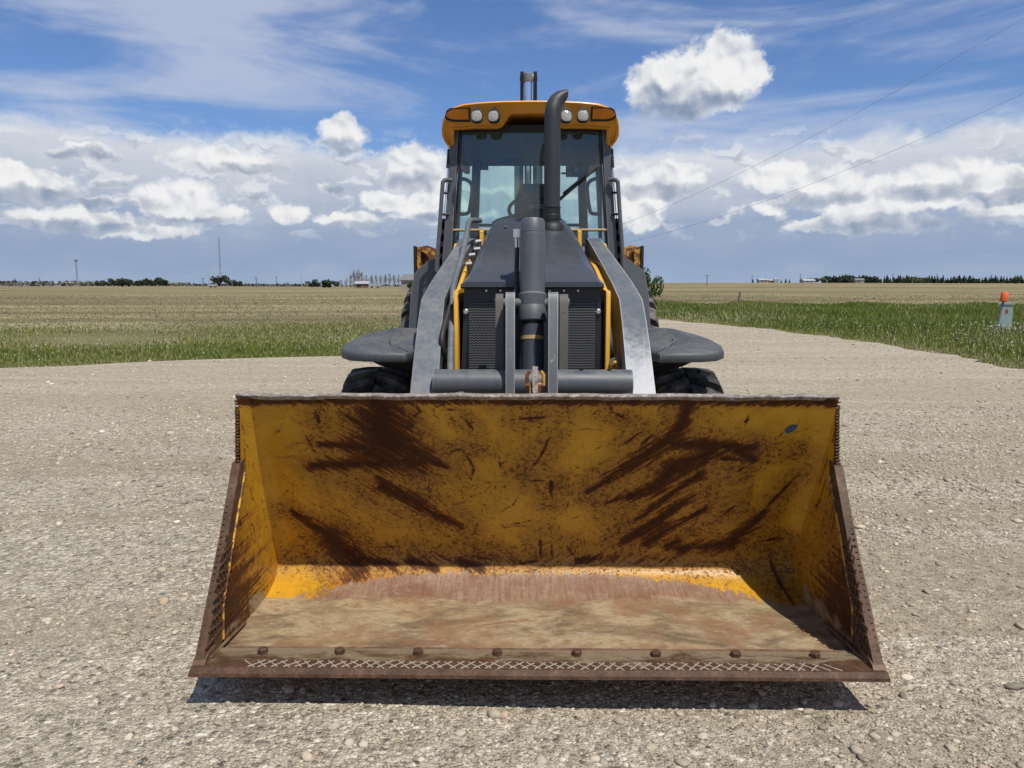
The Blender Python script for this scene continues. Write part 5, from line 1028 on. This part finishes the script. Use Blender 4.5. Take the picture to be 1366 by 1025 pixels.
# left verge
n = 150000; y = 8 + 28 * RNG.random(n) ** 1.1; x = -RNG.random(n) * (y * 1.05 + 3)
ok = (~inside_lot(x, y, -0.05)) & (x < 0.5); x, y = x[ok], y[ok]
edge = np.interp(x, [t[1] for t in LEFT[:9]], [t[0] for t in LEFT[:9]]); dd_ = y - edge
dens = np.clip(1.1 - dd_ / 17, 0.05, 1) * np.clip(1.5 * lob(x, y) + 0.05 - 0.02 * dd_, 0.08, 1); ok = RNG.random(len(x)) < dens; x, y, dd_ = x[ok], y[ok], dd_[ok]
h = (0.03 + 0.065 * np.clip(dd_ / 2.2, 0.1, 1) * (0.5 + 0.7 * lob(x, y))) * RNG.uniform(0.5, 1.35, len(x)); w = 0.007 + 0.0005 * y * RNG.uniform(0.6, 1.2, len(x))
t = np.clip(0.33 + 0.40 * (1 - lob(x, y)) * RNG.random(len(x)) + np.clip(dd_ - 4, 0, 14) * 0.024 + RNG.normal(0, 0.10, len(x)) + np.where(RNG.random(len(x)) < 0.16, 0.4, 0), 0, 1)
v, f, tt = blades(x, y, tz(x, y), h, w, t)
tag(link('verge_grass', bulk('verge_grass', v, f, tt), M_grass), 'green grass verge between gravel and field on the far left', 'grass', kind='stuff')
# right verge: taller
n = 270000; y = 8 + 60 * RNG.random(n) ** 1.2; x = RNG.random(n) * (y * 1.05 + 6)
ok = (~inside_lot(x, y, -0.05)) & (x > 1.5) & (x > 0.14 * y) & (y < 64 - 0.30 * x + 3 * np.sin(x * 0.8)); x, y = x[ok], y[ok]
edge = np.interp(y, [t_[0] for t_ in RIGHT], [t_[1] for t_ in RIGHT]); dd_ = x - edge
dens = 0.5 + 0.5 * lob(x, y); ok = RNG.random(len(x)) < dens; x, y, dd_ = x[ok], y[ok], dd_[ok]
h = (0.05 + 0.25 * np.clip((dd_ - 0.4) / 2.4, 0.0, 1) * (0.55 + 0.6 * lob(x * 1.3, y))) * RNG.uniform(0.55, 1.4, len(x)); w = 0.006 + 0.00055 * y * RNG.uniform(0.6, 1.2, len(x))
t = np.clip(0.26 + 0.34 * (1 - lob(x, y)) * RNG.random(len(x)) + 0.38 * np.exp(-dd_ / 1.1) + RNG.normal(0, 0.10, len(x)) + np.where(RNG.random(len(x)) < 0.12 + 0.2 * (lob(x * 0.6 + 4, y * 0.8) > 0.72), 0.45, 0), 0, 1)
v, f, tt = blades(x, y, tz(x, y), h, w, t)
tag(link('verge_grass', bulk('verge_grass', v, f, tt), M_grass), 'tall green grass in the ditch along the lane on the far right', 'grass', kind='stuff')
# stubble in the field
M_stub = grass_mat('stubble_straw', (0.17, 0.165, 0.08), (0.24, 0.21, 0.12), (0.32, 0.28, 0.165), (0.45, 0.395, 0.26))
n = 34000; y = 22 + 90 * RNG.random(n) ** 1.6; x = (RNG.random(n) * 2 - 1) * (y * 0.78); ok = (~inside_lot(x, y, -0.3)) & (((x < 0) & (y > 24)) | (y > 62 - 0.3 * x)); x, y = x[ok], y[ok]
row = lob(x * 0.5 + 9, y * 1.4)
t = np.clip(0.25 + 0.6 * row * RNG.random(len(x)) + RNG.normal(0, 0.12, len(x)), 0, 1)
v, f, tt = blades(x, y, tz(x, y), 0.055 * RNG.uniform(0.4, 1.3, len(x)), 0.010 + 0.0007 * y, t)
tag(link('field_stubble', bulk('field_stubble', v, f, tt), M_stub), 'short straw stubble standing in the field', 'stubble', kind='stuff')
# pale seed heads of dandelions
M_seed = mat('seed_head', (0.60, 0.57, 0.49), 0.9, 0, 0.1)[0]
sx, sy, sz, ss_ = [], [], [], []
for k in range(1500):
    if rr.random() < 0.40:
        y = 14 + 16 * rr.random(); x = -rr.random() * y * 0.75
        if inside_lot(np.array([x]), np.array([y]), -0.2)[0]: continue
        h = rr.uniform(0.10, 0.24)
    else:
        y = 13 + 34 * rr.random() ** 1.3; e_ = interp(RIGHT, y); x = e_ + 0.3 + abs(rr.gauss(1.6, 2.0)) * (1 if rr.random() < 0.8 else 3)
        h = rr.uniform(0.10, 0.36)
    sx.append(x); sy.append(y); sz.append(float(tz(x, y)) + h); ss_.append(rr.uniform(0.005, 0.011) + 0.00016 * y)
for k in range(260):   # thick round the pedestal
    x, y = 14.4 + rr.gauss(0, 1.0), 22.6 + rr.gauss(0, 0.8); sx.append(x); sy.append(y); sz.append(rr.uniform(0.12, 0.4)); ss_.append(rr.uniform(0.010, 0.02))
v, f, tt = stones(np.stack([sx, sy, sz], -1), np.array(ss_), np.ones(len(sx)), 1, 0.9)
tag(link('seed_heads', bulk('seed_heads', v, f), M_seed), 'white dandelion seed heads speckling the grass verges', 'seed heads', kind='stuff')

# ------------------------------------------------------------------ things standing in the land
CY_ = math.cos(R(PITCH))
def bearing(px):           # lateral slope of a sight line through a photo column
    return math.tan(math.atan((px - 683) / 1026 * CY_) - R(YAW))
def spot(px, y): x = CAM[0] + bearing(px) * y; return x, y, float(tz(x, y))
def hgt(py, y): return CAM[2] + (380 - py) / 1026 * y * 1.008
# utility pedestal and its marker
M_ped = paint('pedestal_green', (0.33, 0.44, 0.39), dirt=(0.3, 0.3, 0.26), rough=0.5, dirt_amt=0.35)
x, y, z = spot(1345, 24.0); z -= 0.02
ped = empty('utility_pedestal', (x, y, z)); ped.rotation_euler = (0, 0, R(-28)); tag(ped, 'pale green metal utility pedestal in the tall grass beside the orange marker', 'utility pedestal')
bm = BM(); b_box(bm, -0.17, 0.17, -0.12, 0.12, 0, 0.95); bevel(bm, 0.012, 2); link('cabinet', finish('cabinet', bm), M_ped, ped)
bm = BM(); b_prism(bm, [(-0.21, 0.945), (0.21, 0.945), (0.21, 0.985), (0.14, 1.01), (-0.14, 1.01), (-0.21, 0.985)], -0.14, 0.14, 'y'); bevel(bm, 0.008, 1); link('cap', finish('cap', bm), M_ped, ped)
bm = BM(); b_box(bm, 0.188, 0.205, -0.09, 0.09, 0.46, 0.50); link('latch', finish('latch', bm), M_black, ped)
bm = BM(); b_box(bm, -0.02, 0.045, -0.126, -0.119, 0.68, 0.80); link('warning_sticker', finish('warning_sticker', bm), mat('sticker_red', (0.35, 0.07, 0.04), 0.5)[0], ped)
x, y, z = spot(1333, 23.7)
mk = empty('marker_post', (x, y, 0)); mk.rotation_euler = (0, R(9), 0); tag(mk, 'leaning grey marker post with an orange cap beside the pedestal', 'marker post')
bm = BM(); b_tube(bm, [(0, 0, -0.1), (0, 0, 1.20)], 0.035, 12); link('post', finish('post', bm), M_plate, mk)
bm = BM(); b_lathe(bm, [(1.0, 0.0), (1.0, 0.10), (1.01, 0.105), (1.265, 0.105), (1.28, 0.095), (1.28, 0.0)], 20, 'z'); link('cap', finish('cap', bm), mat('safety_orange', (0.80, 0.13, 0.02), 0.5)[0], mk)
bm = BM(); b_tube(bm, smooth_path([(12.6, 22.0, 0.06), (13.6, 22.2, 0.14), (14.3, 22.6, 0.12), (15.2, 22.4, 0.16), (16.5, 22.3, 0.18)], 5), 0.022, 8)
tag(link('loose_cable', finish('loose_cable', bm), M_rubber_hose), 'black cable lying in the grass at the foot of the pedestal', 'cable')
# leaning wooden fence post out in the field
M_wood = steel_mat('grey_wood', (0.10, 0.085, 0.07), (0.17, 0.145, 0.12), (0.25, 0.22, 0.19), 4, 0.85)
x, y, z = spot(986, 60); bm = BM(); b_tube(bm, [(0, 0, -0.2), (0.03, 0, 0.45), (0.10, 0, 0.98)], [0.09, 0.085, 0.075], 10)
tag(link('fence_post', finish('fence_post', bm), M_wood, None, (x, y, z)), 'leaning grey wooden post at the edge of the stubble beyond the lane', 'post')
# trees ------------------------------------------------------------
def leaf_mat(name, a, b_, tr=0.2):
    m, nt, b = mat(name, a, 0.8, 0, 0.2)
    g = add(nt, 'ShaderNodeNewGeometry').outputs['Random Per Island']
    oi = add(nt, 'ShaderNodeObjectInfo').outputs['Random']
    c = mixc(nt, mth(nt, 'ADD', mth(nt, 'MULTIPLY', g, 0.75), mth(nt, 'MULTIPLY', oi, 0.25)), a, b_); L(nt, c, b.inputs['Base Color'])
    return m
M_leaf = leaf_mat('leaves_green', (0.030, 0.055, 0.016), (0.085, 0.125, 0.035)); M_needle = leaf_mat('needles', (0.018, 0.034, 0.018), (0.042, 0.062, 0.030)); M_pale = leaf_mat('leaves_spring', (0.065, 0.085, 0.030), (0.15, 0.165, 0.065)); M_bark = steel_mat('bark', (0.06, 0.05, 0.04), (0.11, 0.095, 0.08), (0.19, 0.17, 0.15), 3, 0.9)
def quads(cen, size, rng):
    n = len(cen); a = rng.normal(size=(n, 3)); a /= np.linalg.norm(a, axis=1, keepdims=True); b_ = rng.normal(size=(n, 3)); b_ -= (a * b_).sum(1, keepdims=True) * a; b_ /= np.linalg.norm(b_, axis=1, keepdims=True)
    s = size[:, None] if np.ndim(size) else size
    p = np.stack([cen - a * s, cen + b_ * s * 0.7, cen + a * s, cen - b_ * s * 0.7], 1)
    return p.reshape(-1, 3), np.arange(n * 4).reshape(n, 4)
def crown_round(seed, n=560, leaf=0.085, lob_n=7):
    g = np.random.default_rng(seed); cs = []
    for k in range(lob_n):
        c = np.array([g.normal(0, 0.26), g.normal(0, 0.26), 0.5 + g.uniform(-0.22, 0.28)]); r = g.uniform(0.18, 0.32)
        q = g.normal(size=(n // lob_n, 3)); q /= np.linalg.norm(q, axis=1, keepdims=True); cs.append(c + q * r * g.uniform(0.6, 1.1, (len(q), 1)) * np.array([1, 1, 0.85]))
    v, f = quads(np.concatenate(cs), leaf * g.uniform(0.6, 1.4, n // lob_n * lob_n), g); return bulk('crown', v, f)
def crown_spruce(seed, n=420):
    g = np.random.default_rng(seed); t = 1 - np.sqrt(g.random(n)) * 0.93; r = 0.21 * (1 - t) * (0.75 + 0.5 * ((t * 11) % 1)) + 0.01; a = g.uniform(0, 2 * np.pi, n); rad = r * np.sqrt(g.uniform(0.3, 1, n))
    v, f = quads(np.stack([np.cos(a) * rad, np.sin(a) * rad, 0.05 + t * 0.95 - rad * 0.25], -1), 0.065 * g.uniform(0.6, 1.3, n) * (0.5 + 0.7 * (1 - t)), g); return bulk('crown', v, f)
def trunk(h, r): bm = BM(); b_tube(bm, [(0, 0, -0.03), (0.008, 0, h * 0.5), (0, 0.01, h)], [r, r * 0.8, r * 0.4], 7); return finish('trunk', bm)
def bare_tree(seed):
    g = random.Random(seed); bm = BM(); b_tube(bm, [(0, 0, -0.02), (0.01, 0, 0.4), (0, 0.01, 0.98)], [0.024, 0.018, 0.006], 6)
    for k in range(34):
        z = g.uniform(0.06, 0.85); a = g.uniform(0, 6.28); l = (1 - z) * 0.42 + 0.1; sp = g.uniform(0.25, 0.5) * l
        b_tube(bm, [(0, 0, z), (math.cos(a) * sp, math.sin(a) * sp, z + l * 0.5), (math.cos(a) * sp * 1.3, math.sin(a) * sp * 1.3, z + l)], [0.010, 0.008, 0.004], 4)
    return finish('limbs', bm)
RC = [crown_round(k) for k in range(4)]; RCP = [c.copy() for c in RC]; SPC = [crown_spruce(k + 20) for k in range(4)]; BT = [bare_tree(k) for k in range(4)]; TR = trunk(0.5, 0.03); TRS = trunk(0.3, 0.016)
M_far = leaf_mat('far_leaves', (0.030, 0.040, 0.026), (0.062, 0.076, 0.046))
for c in RC: c.materials.append(M_far)
for c in RCP: c.materials.append(M_pale)
for c in SPC: c.materials.append(M_needle)
M_twig = steel_mat('bare_twigs', (0.13, 0.11, 0.10), (0.2, 0.175, 0.155), (0.28, 0.25, 0.22), 1, 0.9)
ORD = ('first second third fourth fifth sixth seventh eighth ninth tenth eleventh twelfth thirteenth fourteenth fifteenth').split()
def tree(name, crown, tk, px, y, pytop, wide, label, group=None, barkm=M_bark):
    x, y, z = spot(px, y); h = hgt(pytop, y) - z
    t = empty(name, (x, y, z)); tag(t, label, 'shrub' if 'shrub' in name else 'tree', group); t.rotation_euler = (0, 0, rr.random() * 6); t.scale = (h * wide, h * wide, h)
    if crown: link('crown', crown, None, t)
    if tk: link('trunk' if crown else 'limbs', tk, barkm, t)
    return t
# shrub just past the machine
BIGC = crown_round(77, 4200, 0.035, 12); BIGC.materials.append(M_leaf)
BIGD = crown_round(78, 2800, 0.04, 10); BIGD.materials.append(M_leaf)
tree('leafy_shrub', BIGC, TR, 853, 45, 354, 0.5, 'dense dark green shrub showing past the loader beside the lane')
tree('leafy_shrub', BIGD, TR, 867, 43, 392, 0.7, 'low green shrub at the foot of the taller shrub past the loader')
g1 = 'dark trees in the clump on the far left'
for i, (px, tp) in enumerate(sorted(((152, 373), (157, 372), (162, 371.5), (167, 373), (173, 374), (179, 373.5), (185, 374), (191, 373.5), (197, 374), (202, 372), (208, 371), (213, 370.5), (218, 372), (133, 375), (138, 374.5)))):
    tree('far_tree', RC[rr.randrange(4)], TR, px, rr.uniform(470, 520), tp - rr.uniform(0, 1), rr.uniform(0.8, 1.2), ORD[i] + ' small dark tree from the left in the clump right of the lattice tower', g1)
for i, (px, tp) in enumerate(((291, 369), (296, 368), (305, 373), (314, 374), (320, 374))):
    tree('far_tree', RC[rr.randrange(4)], TR, px, 560, tp, 0.95, ORD[i] + ' dark tree from the left at the foot of the tall radio mast', 'trees by the mast')
for i, (px, tp, w) in enumerate(((416, 375, 1.2), (424, 372.5, 1.2), (432, 373, 1.2), (440, 374, 1.1), (447, 375, 1.0))):
    tree('field_shrub', RC[rr.randrange(4)], TR, px, 300, tp, w, ORD[i] + ' green shrub from the left in the row before the bare poplars', 'green shrubs before the poplars')
for i, (px, tp) in enumerate(((455, 373), (462, 371), (468, 366), (473, 360), (478, 359), (483, 363), (489, 367), (496, 366), (502, 365), (508, 366), (514, 365), (520, 365), (526, 366), (532, 366))):
    tree('bare_poplar', None, BT[rr.randrange(4)], px, rr.uniform(285, 310), tp, rr.uniform(0.8, 1.1), ORD[i] + (' bare poplar from the left, among the tallest, above the shed' if tp < 364 else ' bare upright poplar from the left in the row beyond the field'), 'bare poplars beyond the field', M_twig)
tree('yard_tree', BIGD.copy(), TR, 549, 165, 375, 0.9, 'small green tree in front of the house by the rear fender')
g2 = 'spruces in the shelterbelt'
px = 1098
while px < 1372:
    tp = 368.8 + rr.uniform(-2.6, 2.4) - (1.5 if px < 1180 and rr.random() < 0.3 else 0)
    tree('far_spruce', SPC[rr.randrange(4)], TRS, px, rr.uniform(660, 700), tp, rr.uniform(0.7, 1.7), 'dark spruce in the long shelterbelt along the right horizon', g2); px += rr.uniform(2.6, 4.6)
for i, (px, tp, w, k) in enumerate(((1088, 372, 1.6, 1), (1098, 371, 1.5, 1), (1106, 369, 1.3, 0), (1114, 368.5, 1.3, 0), (1122, 369, 1.2, 0), (1131, 367, 1.1, 0), (1140, 368, 1.2, 0), (1150, 368, 1.2, 0), (1160, 369, 1.3, 0), (1172, 370, 1.3, 0), (1215, 370, 1.5, 1), (1225, 369.5, 1.4, 1), (1234, 371, 1.4, 1), (1300, 371, 1.3, 0), (1355, 370, 1.3, 1))):
    tree('far_tree', (RCP if k else RC)[rr.randrange(4)], TR, px, 650, tp - rr.uniform(0, 1), w * 0.9, ORD[i] + (' broadleaf from the left in the farm trees, pale spring green' if k else ' broadleaf from the left in the farm trees, dark and broad'), 'pale farm trees' if k else 'dark farm trees')
for i, (px, tp) in enumerate(((1004, 372), (1021, 370), (1042, 373), (1048, 371.5), (1053, 372.5))):
    tree('far_spruce', SPC[rr.randrange(4)], TRS, px, 690, tp, 1.0, ORD[i] + ' small dark spruce from the left by the white farm buildings', 'spruces by the farm')
for i, (px, tp) in enumerate(((1069, 371), (1077, 370))):
    tree('bare_tree', None, BT[rr.randrange(4)], px, 650, tp, 1.3, ('left' if i == 0 else 'right') + ' one of two bare spreading trees by the pale farm shed', 'bare trees by the farm', M_twig)
x, y, z = spot(1366, 140)
tree('field_shrub', RC[1], TR, 1366, 140, 391, 1.4, 'dark round shrub at the right picture edge in the stubble')
# low scrub along the horizon
cen = []
for k in range(2600):
    px = rr.choice([rr.uniform(-40, 150), rr.uniform(-40, 560), rr.uniform(220, 420)]); y = rr.uniform(640, 980); x, y, z = spot(px, y); cen.append((x, y, z + rr.uniform(0, 4.2 if px < 150 else 1.8)))
v, f = quads(np.array(cen), RNG.uniform(0.8, 2.2, len(cen)), RNG); sc_ = bulk('far_scrub', v, f)
tag(link('far_scrub', sc_, leaf_mat('scrub', (0.05, 0.055, 0.038), (0.15, 0.14, 0.11))), 'low grey green scrub along the left horizon', 'scrub', kind='stuff')

# buildings, masts, poles ---------------------------------------------
M_white = paint('white_siding', (0.28, 0.29, 0.30), dirt=(0.5, 0.48, 0.45), rough=0.7, dirt_amt=0.3); M_beige = paint('beige_siding', (0.25, 0.23, 0.21), rough=0.8); M_roofg = paint('grey_shingles', (0.14, 0.145, 0.15), rough=0.8); M_shed = paint('rusty_shed', (0.16, 0.10, 0.07), rough=0.8); M_winb = mat('window_dark', (0.02, 0.025, 0.03), 0.15)[0]
def house(px, y, w, d, h, rh, wm, rm, label, name='far_house', cat='house', group=None, base=0.0):
    x, y, z = spot(px, y); z -= 0.1
    t = empty(name, (x, y, z)); t.rotation_euler = (0, 0, R(rr.uniform(-12, 12))); tag(t, label, cat, group)
    bm = BM(); b_box(bm, -w / 2, w / 2, -d / 2, d / 2, 0, h); b_prism(bm, [(-d / 2, h), (d / 2, h), (0, h + rh * 0.95)], -w / 2, w / 2, 'x'); link('wall', finish('wall', bm, None), wm, t)
    bm = BM()
    for s2 in (-1, 1): b_loft(bm, [[(xx, s2 * (d / 2 + 0.35), h - 0.15), (xx, 0, h + rh), (xx, 0, h + rh + 0.18), (xx, s2 * (d / 2 + 0.4), h + 0.03)] for xx in (-w / 2 - 0.35, w / 2 + 0.35)])
    link('roof', finish('roof', bm, None), rm, t)
    for k in range(2 if w > 7 else 1):
        bm = BM(); xx = -w * 0.22 + k * w * 0.44; b_box(bm, xx - 0.7, xx + 0.7, -d / 2 - 0.06, -d / 2 + 0.02, h * 0.38, h * 0.78); link('window', finish('window', bm, None), M_winb, t)
    bm = BM(); b_box(bm, -0.5, 0.5, -d / 2 - 0.05, -d / 2 + 0.02, 0.05, min(2.1, h * 0.8)); link('door', finish('door', bm, None), M_shed, t)
    return t
house(566, 175, 9, 8, 2.3, 1.2, M_beige, M_roofg, 'low grey roofed house half hidden by the loader', base=0)
house(483, 270, 4.2, 4, 1.6, 0.7, M_shed, M_white, 'small rusty shed with a pale roof under the bare poplars', 'garden_shed', 'shed')
for i, (px, w, m_, r_, lab) in enumerate(((5, 16, M_beige, M_roofg, 'long beige shed at the left end of the far town'), (30, 10, M_white, M_roofg, 'white house near the left end of the far town'), (52, 14, M_beige, M_roofg, 'beige house in the far town left of the bright white shed'), (78, 13, M_white, M_white, 'bright white shed in the far town left of the lattice tower'), (95, 22, M_beige, M_beige, 'long beige hall at the foot of the lattice tower'), (121, 14, M_beige, M_roofg, 'beige house between the lattice tower and the dark clump'), (145, 12, M_white, M_roofg, 'white house just left of the dark tree clump'), (232, 12, M_beige, M_roofg, 'beige house just right of the dark tree clump'), (246, 9, M_white, M_roofg, 'small white house between the clump and the radio mast'))):
    house(px, 740 + 12 * (i % 3), w * 0.8, 7, 2.6, 1.2, m_, r_, lab)
house(1017, 690, 8, 7, 2.6, 1.4, M_white, M_white, 'white farmhouse between lone spruces on the right horizon'); house(1029, 690, 5, 5, 2.2, 1.0, M_white, M_white, 'small white farm building right of the farmhouse')
house(1077, 640, 10, 7, 1.8, 1.5, M_white, M_white, 'pale wide farm shed under the bare trees')
house(1145, 640, 7, 6, 2.4, 1.4, M_beige, M_roofg, 'small beige cottage before the dark farm trees')
for i, px in enumerate((1033.5, 1037)):
    x, y, z = spot(px, 685); t = bpy.data.objects
    bm = BM(); b_lathe(bm, [(0, 1.5), (3.4, 1.5), (4.3, 0.2), (4.3, 0.0)], 16, 'z'); tag(link('grain_bin', finish('grain_bin', bm), M_white, None, (x, y, z)), ('left' if i == 0 else 'right') + ' one of two white round grain bins beside the small farm building', 'grain bin', 'farm grain bins')
def trailer(px, y, w, h, label, name, cat):
    x, y, z = spot(px, y); t = empty(name, (x, y, z)); tag(t, label, cat); t.rotation_euler = (0, 0, R(8))
    bm = BM(); b_box(bm, -w / 2, w / 2, -1.1, 1.1, 0.55, 0.55 + h); bevel(bm, 0.08, 2); link('body', finish('body', bm), M_white, t)
    for xx in (-w * 0.25, w * 0.25):
        bm = BM(); b_tube(bm, [(xx, -1.12, 0.38), (xx, 1.12, 0.38)], 0.38, 14); link('wheel', finish('wheel', bm), M_tyre, t)
    return t
trailer(500, 265, 4.0, 1.0, 'long white trailer parked right of the rusty shed', 'white_trailer', 'trailer')
tt_ = trailer(284, 330, 3.6, 0.9, 'small white vehicle parked in the far field below the mast', 'parked_vehicle', 'vehicle')
bm = BM(); b_prism(bm, [(-0.2, 1.4), (0.1, 2.1), (1.2, 2.1), (1.5, 1.4)], -0.95, 0.95, 'y'); bevel(bm, 0.06, 1); link('cabin', finish('cabin', bm), M_winb, tt_)
M_mast = mat('galvanised', (0.16, 0.165, 0.17), 0.6, 0.3)[0]; M_pole = steel_mat('pole_wood', (0.07, 0.06, 0.055), (0.10, 0.088, 0.08), (0.14, 0.125, 0.11), 1, 0.9)
def lattice(px, y, pytop, w0, w1, bays, label, head=False, band=False):
    x, y, z = spot(px, y); h = hgt(pytop, y) - z
    t = empty('lattice_mast', (x, y, z)); tag(t, label, 'mast')
    cs = [(math.cos(a), math.sin(a)) for a in (0.3, 0.3 + 2.094, 0.3 + 4.189)]
    for c in cs:
        bm = BM(); b_tube(bm, [(c[0] * w0, c[1] * w0, 0), (c[0] * w1, c[1] * w1, h)], 0.13, 6); link('leg', finish('leg', bm), M_mast, t)
    bm = BM()
    for k in range(bays):
        f0, f1 = k / bays, (k + 1) / bays
        for i in range(3):
            a, b_ = cs[i], cs[(i + 1) % 3]; wa, wb = w0 + (w1 - w0) * f0, w0 + (w1 - w0) * f1
            b_tube(bm, [(a[0] * wa, a[1] * wa, h * f0), (b_[0] * wb, b_[1] * wb, h * f1)], 0.07, 4)
    link('bracing', finish('bracing', bm), M_mast, t)
    if head:
        bm = BM(); b_lathe(bm, [(h - 1.6, 1.0), (h - 1.5, 1.9), (h - 0.2, 2.1), (h, 1.6)], 12, 'z'); link('antenna_ring', finish('antenna_ring', bm), M_mast, t)
    if band:
        bm = BM(); b_box(bm, -w0 * 1.2, w0 * 1.2, -w0, w0, h * 0.42, h * 0.45); link('white_band', finish('white_band', bm), M_white, t)
        for a in (0.9, 3.0, 5.1):
            bm = BM(); b_tube(bm, [(math.cos(a) * 22, math.sin(a) * 22, 0), (0, 0, h * 0.85)], 0.02, 4); link('guy_wire', finish('guy_wire', bm), M_mast, t)
lattice(103.5, 900, 347.5, 1.3, 0.7, 14, 'dark lattice tower with a ring head over the far town', head=True)
lattice(294.5, 800, 319, 0.75, 0.75, 26, 'tall thin guyed radio mast rising left of the loader', band=True)
def pole(px, y, pytop, r, m_, label, arm=True, cat='pole', name='utility_pole'):
    x, y, z = spot(px, y); h = hgt(pytop, y) - z
    t = empty(name, (x, y, z)); tag(t, label, cat, 'far utility poles' if arm else None)
    bm = BM(); b_tube(bm, [(0, 0, -0.2), (0, 0, h)], [r, r * 0.75], 8); link('shaft', finish('shaft', bm), m_, t)
    if arm: bm = BM(); b_box(bm, -1.1, 1.1, -0.06, 0.06, h - 0.5, h - 0.36); link('crossarm', finish('crossarm', bm), m_, t)
    return t
pole(278.5, 620, 362, 0.30, M_white, 'slim white pole just left of the tall radio mast', False, 'pole', 'white_pole'); pole(402.5, 640, 367, 0.30, M_white, 'slim white pole left of the green shrubs', False, 'pole', 'white_pole')
for px, yy, pt_, lab in ((20, 560, 371, 'utility pole at the far left over the town'), (53, 560, 371, 'utility pole left of the lattice tower over the town'), (271, 420, 371, 'utility pole left of the white pole and mast'), (342, 360, 370, 'utility pole standing alone right of the radio mast'), (369, 520, 369, 'short dark pole between the mast and the white pole'), (876, 420, 368, 'utility pole just right of the shrub past the loader'), (943, 430, 367, 'utility pole in the open part of the right horizon'), (1003, 560, 368, 'utility pole left of the white farmhouse'), (1067, 560, 366, 'utility pole left of the pale farm shed'), (1190, 560, 366, 'utility pole above the dark farm trees'), (1249, 560, 366, 'utility pole above the long shelterbelt')):
    pole(px, yy, pt_, 0.22, M_pole, lab)
# overhead line crossing from a pole behind the loader to a tall one beside the yard
pole(786, 300, 331, 0.17, M_pole, 'utility pole seen through the cab side window', True)
fy = 92.7; far = pole(760.4, fy, 323, 0.15, M_pole, 'utility pole carrying the overhead line, hidden behind the loader cab', True); fx, _, _ = spot(760.4, fy); fh = hgt(324, fy)
near = empty('utility_pole', (30.54, 31.89, -0.03)); tag(near, 'tall wooden utility pole beside the yard outside the right edge', 'pole', 'far utility poles')
bm = BM(); b_tube(bm, [(0, 0, -0.2), (0, 0, 18.7)], [0.19, 0.12], 10); link('shaft', finish('shaft', bm), M_pole, near)
bm = BM(); b_box(bm, -0.8, 0.8, -0.06, 0.06, 14.1, 14.22); link('crossarm', finish('crossarm', bm), M_pole, near)
M_wire = mat('hazed_wire', (0.26, 0.28, 0.30), 0.6)[0]  # grey lightened so the colour stands in for haze
def wire(a, b_, sag, lab):
    a, b_ = Vector(a), Vector(b_); pts = []
    for k in range(61):
        t = k / 60; p_ = a.lerp(b_, t); p_.z -= sag * 4 * t * (1 - t); pts.append(p_)
    bm = BM(); b_tube(bm, pts, [0.006 + 0.008 * k / 60 for k in range(61)], 6); tag(link('power_line', finish('power_line', bm), M_wire), lab, 'power line')
wire((30.54, 31.89, 18.52), (fx, fy, fh), 1.84, 'upper overhead power line crossing the sky on the right')
wire((30.54, 31.89, 14.17), (fx, fy, fh - 1.27), 2.06, 'lower overhead power line crossing the sky on the right')
